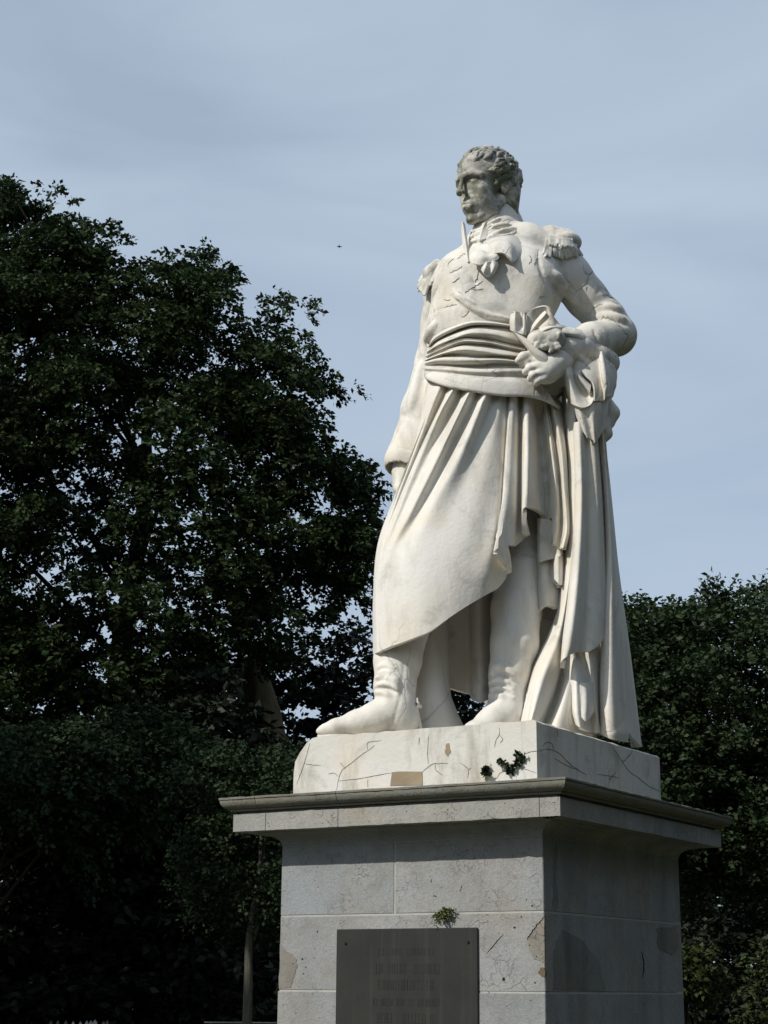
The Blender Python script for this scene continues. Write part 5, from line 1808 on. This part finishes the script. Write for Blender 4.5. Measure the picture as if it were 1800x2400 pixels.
def tree(name, label, cat, poly, base, yc, depth, n_spray, per, length, leaf, aspect, droop, mat, bark, trunk_r, top_z, limbs, seed, gaps=(), soft=220.0, group=None, flat=0.6, bend=(0, 0), outward=0.6, jitter=0.03, zmin=0.15, limb_lo=0.15, clump=0, inset=0.0):
    rng = np.random.RandomState(seed)
    th = thing(name, label, cat, (base[0], base[1], 0), group)
    R0 = crown_points(poly, n_spray, yc, depth, rng, gaps, soft, zmin, clump, inset)
    axis = np.array([base[0] + bend[0] * 0.5, base[1] + bend[1] * 0.5, 0])
    rad = R0 - axis
    rad[:, 2] = 0
    rad /= np.linalg.norm(rad, axis=1, keepdims=True) + 1e-9
    d = rad * outward + rng.normal(0, 0.5, R0.shape)
    d[:, 2] = d[:, 2] * 0.5 + 0.15
    V, F = leaves_from(R0, d, per, length, leaf, aspect, droop, rng, flat=flat, jitter=jitter)
    cr = mesh_obj('crown', V, F, mat, th)
    cr['kind'] = 'stuff'
    zs = np.linspace(-0.05, top_z, 9)
    tp = [(base[0] + bend[0] * (z / top_z), base[1] + bend[1] * (z / top_z), z) for z in zs]
    tp = np.array(tp) + np.r_[np.zeros((1, 3)), rng.normal(0, trunk_r * 0.25, (8, 3)) * (1, 1, 0)]
    v, f = tube_mesh(resample(tp, 24), trunk_r * np.linspace(1.15, 0.25, 24), 11, 0.06, rng)
    mesh_obj('trunk', v, f, bark, th, smooth=True)
    idx = rng.choice(len(R0), limbs, replace=False)
    for i in idx:
        e_ = R0[i]
        z0 = min(max(e_[2] - rng.uniform(0.8, 2.2), top_z * limb_lo), top_z * 0.92)
        s0 = np.array([base[0] + bend[0] * z0 / top_z, base[1] + bend[1] * z0 / top_z, z0])
        md = (s0 + e_) / 2 + np.array([0, 0, rng.uniform(0.0, 0.5)])
        r0 = trunk_r * 0.30 * (1 - 0.6 * z0 / top_z)
        v, f = tube_mesh(resample([s0, md, e_], 9), np.linspace(r0, 0.012, 9), 6, 0.08, rng)
        mesh_obj('limb', v, f, bark, th, smooth=True)
    return th

# tall dark tree on the left
polyA = [(-520, 360), (-300, 330), (-120, 380), (0, 425), (50, 408), (100, 430), (140, 462), (150, 500), (185, 530), (225, 520), (262, 545), (275, 590), (330, 566), (372, 585),
         (400, 620), (445, 590), (470, 566), (505, 595), (545, 640), (575, 690), (610, 706), (640, 668), (690, 656), (728, 688), (712, 740), (745, 800), (728, 845),
         (752, 880), (762, 920), (788, 950), (755, 985), (735, 1015), (755, 1040), (800, 1060), (845, 1082), (888, 1066), (876, 1105), (850, 1140), (868, 1200), (880, 1270), (868, 1330),
         (840, 1380), (822, 1440), (780, 1440), (760, 1500), (715, 1560), (640, 1550), (560, 1600), (420, 1690), (300, 1780), (150, 1850), (-100, 1900), (-520, 1900)]
gapsA = [(a, b, c * 0.8) for a, b, c in [(425, 880, 46), (395, 895, 30), (300, 925, 26), (500, 750, 26), (470, 840, 26), (200, 1180, 55), (170, 1340, 60), (190, 1400, 40), (610, 1310, 42), (665, 1370, 45), (690, 1180, 30), (540, 1250, 36), (640, 870, 34), (690, 960, 26), (330, 1260, 36),
         (420, 1400, 40), (520, 1440, 44), (270, 1480, 40), (60, 1000, 30), (90, 700, 26), (260, 620, 26), (330, 1050, 30), (20, 1350, 30), (400, 1130, 30), (240, 1010, 26), (560, 1120, 26), (730, 1260, 40), (780, 1330, 40), (300, 1360, 34), (640, 1460, 36), (100, 1520, 34), (430, 1000, 24)]]
tree('broad_tree', 'tall dark green tree with feathery drooping sprays, towering beside the statue', 'tree', polyA,
     (at_y(160, 2314, 14.5)[0], 15.6), 14.2, 3.6, 11400, 36, 0.30, 0.072, 0.62, 0.60, M_LEAF_A, M_BARK, 0.26, 9.0, 16, 11, gapsA, soft=260, bend=(0.5, 0), clump=17, inset=24, limb_lo=0.3, jitter=0.025)

# clipped tall hornbeam on the right
polyB = [(1380, 1440), (1440, 1415), (1466, 1392), (1490, 1376), (1540, 1382), (1572, 1392), (1600, 1402), (1635, 1392), (1652, 1362), (1680, 1330), (1700, 1322), (1722, 1345), (1735, 1376), (1760, 1372), (1785, 1340), (1830, 1325),
         (1950, 1300), (2150, 1340), (2250, 1500), (2250, 2150), (2000, 2200), (1820, 2160), (1740, 2130), (1690, 2170), (1640, 2120), (1560, 2090), (1480, 2060), (1380, 2000)]
tree('hornbeam_tree', 'tall dense dark hedge-like tree with small leaves at the right of the statue', 'tree', polyB,
     (at_y(2050, 2314, 9.2)[0], 10.2), 8.6, 2.4, 3200, 48, 0.32, 0.052, 0.62, 0.25, M_LEAF_B, M_BARK, 0.20, 4.6, 14, 12, (), soft=160, jitter=0.035, inset=42, limb_lo=0.4)

# dark belt of evergreens closing the view behind the statue
polyC = [(380, 1640), (480, 1590), (540, 1560), (600, 1535), (660, 1530), (720, 1552), (760, 1560), (790, 1525), (815, 1500), (835, 1492), (850, 1478), (872, 1466), (900, 1460), (1000, 1490), (1120, 1500),
         (1250, 1480), (1400, 1460), (1470, 1430), (1540, 1470), (1600, 1500), (1600, 2600), (380, 2600)]
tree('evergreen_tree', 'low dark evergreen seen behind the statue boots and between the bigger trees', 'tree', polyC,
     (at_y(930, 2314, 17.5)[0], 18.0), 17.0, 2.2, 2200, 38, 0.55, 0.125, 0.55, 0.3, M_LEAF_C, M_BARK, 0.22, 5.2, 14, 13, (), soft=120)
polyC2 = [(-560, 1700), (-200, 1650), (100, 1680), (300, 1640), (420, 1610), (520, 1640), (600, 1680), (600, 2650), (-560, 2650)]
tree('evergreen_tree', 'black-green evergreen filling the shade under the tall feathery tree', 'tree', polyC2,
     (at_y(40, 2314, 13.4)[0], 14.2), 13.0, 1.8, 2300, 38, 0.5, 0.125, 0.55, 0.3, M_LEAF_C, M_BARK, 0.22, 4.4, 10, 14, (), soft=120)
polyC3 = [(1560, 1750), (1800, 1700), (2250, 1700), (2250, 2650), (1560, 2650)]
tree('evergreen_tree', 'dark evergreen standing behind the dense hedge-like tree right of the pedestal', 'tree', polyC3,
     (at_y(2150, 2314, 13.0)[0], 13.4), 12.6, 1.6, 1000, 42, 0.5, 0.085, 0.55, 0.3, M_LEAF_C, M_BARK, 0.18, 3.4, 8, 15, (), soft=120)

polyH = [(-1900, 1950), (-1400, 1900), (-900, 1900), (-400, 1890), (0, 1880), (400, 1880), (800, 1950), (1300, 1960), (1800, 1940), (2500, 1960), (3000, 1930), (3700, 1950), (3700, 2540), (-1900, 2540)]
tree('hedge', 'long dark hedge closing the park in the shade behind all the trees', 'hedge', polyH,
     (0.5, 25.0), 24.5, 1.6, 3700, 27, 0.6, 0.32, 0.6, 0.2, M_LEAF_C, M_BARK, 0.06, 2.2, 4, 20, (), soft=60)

# unseen trees added outside the view to shade the ground and block low sky
def added_tree(x, y, h, r, label, seed, n=750, leaf=0.42):
    rng = np.random.RandomState(seed)
    th = thing('broad_tree', label, 'tree', (x, y, 0), 'unseen trees added round the monument')
    u = rng.normal(0, 1, (n, 3))
    u /= np.linalg.norm(u, axis=1, keepdims=True)
    c = np.array((x, y, h * 0.54))
    Rr = c + u * np.array((r, r, h * 0.46)) * (rng.rand(n, 1) ** 0.4)
    V, F = leaves_from(Rr, u + rng.normal(0, .4, u.shape), 15, 0.9, leaf, 0.5, 0.4, rng)
    V[:, 2] = np.maximum(V[:, 2], 0.05)
    mesh_obj('crown', V, F, M_LEAF_A, th)['kind'] = 'stuff'
    v, f = tube_mesh(resample([(x, y, -.05), (x - .1, y, h * .25), (x + .1, y + .1, h * .5), (x, y, h * .85)], 16), np.linspace(.36, .08, 16), 11, .06, rng)
    mesh_obj('trunk', v, f, M_BARK, th, smooth=True)
added_tree(-11.0, 3.5, 12.6, 4.2, 'big unseen tree added left of the tall feathery one to shade the ground', 77)
added_tree(8.2, 3.0, 8.5, 3.4, 'unseen sky-blocking tree added on the right-hand side of the monument, in line with the pedestal', 78)
added_tree(8.0, -5.0, 9.0, 3.8, 'unseen sky-blocking tree added facing the shaded side of the pedestal across the path', 79)
added_tree(4.0, -17.0, 9.5, 4.5, 'unseen sky-blocking tree added across the lawn facing the monument', 80)
added_tree(-3.5, -21.0, 9.5, 4.5, 'unseen sky-blocking tree added across the lawn opposite the plaque', 81)
added_tree(12.5, -12.0, 9.5, 4.5, 'unseen sky-blocking tree added at the far corner of the lawn facing the shaded side', 82)

# small tree with ivy left of the pedestal
polyD = [(440, 1800), (490, 1765), (540, 1752), (570, 1745), (610, 1770), (660, 1742), (720, 1770), (760, 1850), (760, 2000), (720, 2120), (680, 2170), (640, 2175), (600, 2205), (570, 2190), (550, 2205), (520, 2160), (470, 2130), (430, 2080), (455, 2000), (470, 1930), (500, 1880), (440, 1850)]
bD = at_y(576, 2420, 4.6)
tD = at_y(600, 2150, 4.6)
sl = (tD[0] - bD[0]) / (tD[2] - bD[2])
baseD = (bD[0] - sl * bD[2], 4.6)
tree('ivy_tree', 'small leaning tree with grey stem and ivy-dark leaves beside the pedestal', 'tree', polyD,
     baseD, 4.75, 0.9, 1000, 34, 0.18, 0.028, 0.8, 0.35, M_LEAF_D, M_BARK_G, 0.047, 2.6, 5, 16, [(600, 1990, 40), (480, 1890, 40), (520, 2090, 30)], soft=90, bend=(sl * 2.6, 0.0), jitter=0.02, limb_lo=0.72)

# hanging leafy bough in the shade at left
polyE = [(-200, 1700), (100, 1690), (260, 1680), (380, 1660), (420, 1700), (480, 1740), (470, 1790), (400, 1830), (330, 1850), (360, 1900), (280, 1940), (210, 1960), (130, 2000), (110, 1980), (60, 1930), (20, 1900), (-200, 1950)]
tree('understorey_tree', 'dull green understorey tree with hanging leaves in the shade of the tall tree', 'tree', polyE,
     (at_y(-60, 2314, 11.0)[0], 11.2), 11.0, 1.4, 620, 42, 0.42, 0.062, 0.62, 0.7, M_LEAF_D, M_BARK, 0.12, 3.6, 5, 17, (), soft=110, limb_lo=0.6)

# bright-leaved bushes low at the right
polyF = [(1755, 2230), (1790, 2200), (1850, 2190), (2000, 2200), (2000, 2470), (1760, 2470), (1745, 2400), (1760, 2340), (1740, 2320)]
tree('bush', 'yellow-green leafy bush at the foot of the hedge-like tree right of the pedestal', 'bush', polyF,
     (at_y(1850, 2400, 4.4)[0], 4.5), 4.4, 0.6, 130, 26, 0.20, 0.030, 0.6, 0.35, M_LEAF_E, M_BARK, 0.03, 1.4, 6, 18, (), soft=70, jitter=0.015)
polyG = [(1590, 2215), (1625, 2222), (1640, 2260), (1655, 2310), (1650, 2335), (1610, 2345), (1560, 2340), (1540, 2250)]
tree('bush', 'brownish yellow bush just behind the right side of the pedestal', 'bush', polyG,
     (at_y(1590, 2400, 5.2)[0], 5.2), 5.2, 0.5, 120, 30, 0.20, 0.040, 0.6, 0.35, M_LEAF_E, M_BARK, 0.03, 1.5, 5, 19, (), soft=60, jitter=0.015)

# old pollard stump catching some light behind the statue
rng = np.random.RandomState(31)
c0 = at_y(610, 1590, 15.6)
tp = np.array([(c0[0] + 0.25, 15.6, -0.05), (c0[0] + 0.22, 15.6, 1.2), (c0[0] + 0.1, 15.6, 2.6), (c0[0] + 0.0, 15.6, c0[2] - 0.5), (c0[0] - 0.06, 15.6, c0[2] - 0.05), (c0[0] - 0.1, 15.6, c0[2] + 0.28)])
v, f = tube_mesh(resample(tp, 26), np.r_[np.linspace(0.42, 0.36, 20), np.linspace(0.36, 0.12, 6)], 22, 0.10, rng)
stump = thing('pollard_trunk', 'thick pale brown old trunk cut short in the shade behind the statue', 'tree trunk', (c0[0] + .25, 15.6, 0))
mesh_obj('trunk', v, f, M_BARK_P, stump, smooth=True)

# ------------------------------------------------------------------ railing, white pickets, bird, ivy on the stone
M_IRON = plain('pale_grey_iron', (0.30, 0.28, 0.25), 0.6, 0.3)
M_WHITE = plain('white_paint', (0.80, 0.79, 0.74), 0.6, 0.3, 0.1)
q0, q1 = at_y(478, 2396.5, 9.0), at_y(2050, 2396.5, 9.0)
zr = q0[2]
rail = thing('iron_railing', 'thin pale horizontal rail on slim posts in the dark behind the pedestal', 'railing', (q0[0], 9.0, 0))
v, f = tube_mesh([(q0[0], 9.0, zr), ((q0[0] + q1[0]) / 2, 9.0, zr), (q1[0], 9.0, zr)], [0.007] * 3, 8)
mesh_obj('top_rail', v, f, M_IRON, rail)
for k in range(8):
    x = q0[0] + 0.06 + (q1[0] - q0[0] - 0.12) * k / 7
    v, f = tube_mesh([(x, 9.02, -0.03), (x, 9.02, zr * .5), (x, 9.02, zr + 0.004)], [0.012] * 3, 8)
    mesh_obj('post', v, f, M_IRON, rail)
pk = [(172, 2393), (189, 2393), (204, 2391), (213, 2391), (223, 2389.5), (243, 2390), (252, 2390), (120, 2391), (136, 2391), (155, 2391)]
pf0 = at_y(180, 2395, 12.0)
fence = thing('picket_fence', 'row of short white pickets low under the tall dark tree', 'fence', (pf0[0], 12.0, 0))
for i, (x, y) in enumerate(sorted(pk)):
    q = at_y(x, y, 12.0)
    w, t_ = (0.016 if x != 223 else 0.024), 0.012
    vv = [(q[0] - w, 12 - t_, 0), (q[0] + w, 12 - t_, 0), (q[0] + w, 12 + t_, 0), (q[0] - w, 12 + t_, 0)]
    vv += [(a, b, q[2] - 0.03) for a, b, _ in vv] + [(q[0], 12 - t_, q[2]), (q[0], 12 + t_, q[2])]
    ff = [(0, 1, 5, 4), (1, 2, 6, 5), (2, 3, 7, 6), (3, 0, 4, 7), (4, 5, 8), (6, 7, 9), (5, 6, 9, 8), (7, 4, 8, 9)]
    mesh_obj('picket', vv, ff, M_WHITE if 160 < x < 230 else M_IRON, fence)
xa, xb = at_y(112, 2400, 12.0)[0], at_y(260, 2400, 12.0)[0]
for z in (0.35, 1.0):
    vs8 = box_pts((xa, 12.014, z), (xb, 12.04, z + 0.06))
    ob = mesh_obj('fence_rail', vs8, [(0, 1, 3, 2), (4, 6, 7, 5), (0, 4, 5, 1), (2, 3, 7, 6), (0, 2, 6, 4), (1, 5, 7, 3)], M_IRON, fence)

# bird gliding past, wings edge-on
bq = at_y(795, 578, 26.0)
u_ = np.array([1.0, 0, 0])
C = Clay((-0.22, -0.25, -0.12), (0.22, 0.25, 0.12), 0.008)
C.ell((0, 0, 0), (0.085, 0.032, 0.030), 0)
C.ell((-0.08, 0, 0.004), (0.030, 0.022, 0.022), 0.012)
C.cap((-0.10, 0, 0.002), (-0.125, 0, -0.004), 0.008, 0.003, 0.006)
C.chain([(0.05, 0, 0), (0.13, 0, 0.006)], [0.022, 0.016], 0.012)
C.chain([(-0.02, 0.02, 0.012), (0.0, 0.12, 0.022), (0.05, 0.22, 0.01)], [0.022, 0.016, 0.006], 0.01)
C.chain([(-0.02, -0.02, 0.012), (0.0, -0.12, 0.022), (0.05, -0.22, 0.01)], [0.022, 0.016, 0.006], 0.01)
bird = C.build('bird', plain('dark_feathers', (0.012, 0.012, 0.013), 0.7, 0.2), None, 1, lambda v: v * 0.42 + bq)
tag(bird, 'tiny dark bird in flight against the open sky', 'bird')

# small plants rooted in the joints
def tuft(name, label, pts, axis, off, n, leaf, asp, mat, seed, cat='plant', rise=0.5, length=0.05):
    rng = np.random.RandomState(seed)
    nrm = -(RD if axis == 0 else LD)
    Q = np.array([face_pt(x, y, axis, off) for x, y in pts])
    th = thing(name, label, cat, Q[0])
    idx = rng.randint(0, len(Q), n)
    r_ = Q[idx] + rng.normal(0, 0.004, (n, 3)) + nrm * 0.004
    d = nrm * 0.8 + rng.normal(0, 0.6, (n, 3)) + np.array([0, 0, rise])
    V, F = leaves_from(r_, d, 6, length, leaf, asp, 0.3, rng, jitter=0.004, flat=0.3)
    # keep leaves outside the stone
    dist = (V - face_pt(*pts[0], axis, off)) @ nrm
    V = V + np.maximum(0, 0.003 - dist)[:, None] * nrm
    c_ = mesh_obj('leaves', V, F, mat, th)
    c_['kind'] = 'stuff'
    v, f = tube_mesh(resample([Q[0] + nrm * 0.001, Q[0] + nrm * 0.012 + (0, 0, 0.004), Q[0] + nrm * 0.022 + (0, 0, 0.012)], 6), [0.0025] * 6, 6)
    mesh_obj('stem', v, f, M_BARK, th)
    return th
tuft('moss_tuft', 'bright green tuft sprouting from the joint above the plaque', [(1050, 2143), (1036, 2147), (1060, 2140), (1045, 2138), (1052, 2152), (1028, 2148)], 0, 0.0, 50, 0.013, 0.45, leaf_mat('leaves_bright_moss', (0.10, 0.12, 0.028), (0.075, 0.10, 0.025), (0.16, 0.17, 0.05)), 41, length=0.026)
tuft('ivy_sprig', 'three-pointed dark ivy sprig near the corner of the marble block', [(1215, 1782), (1222, 1776), (1212, 1790), (1228, 1780), (1218, 1770), (1210, 1798)], 0, SI, 13, 0.017, 0.9, M_LEAF_D, 42, length=0.008)
tuft('ivy_sprig', 'dark ivy patch low on the front of the marble block above the cornice', [(1140, 1812), (1146, 1820), (1136, 1808), (1148, 1800), (1142, 1804), (1150, 1822)], 0, SI, 13, 0.017, 0.9, M_LEAF_D, 43, length=0.008)
tuft('ivy_sprig', 'thin ivy strand in the crack linking two ivy patches on the marble block', [(1180, 1786), (1186, 1790), (1192, 1800), (1198, 1808), (1175, 1785)], 0, SI, 13, 0.017, 0.9, M_LEAF_D, 44, length=0.008)
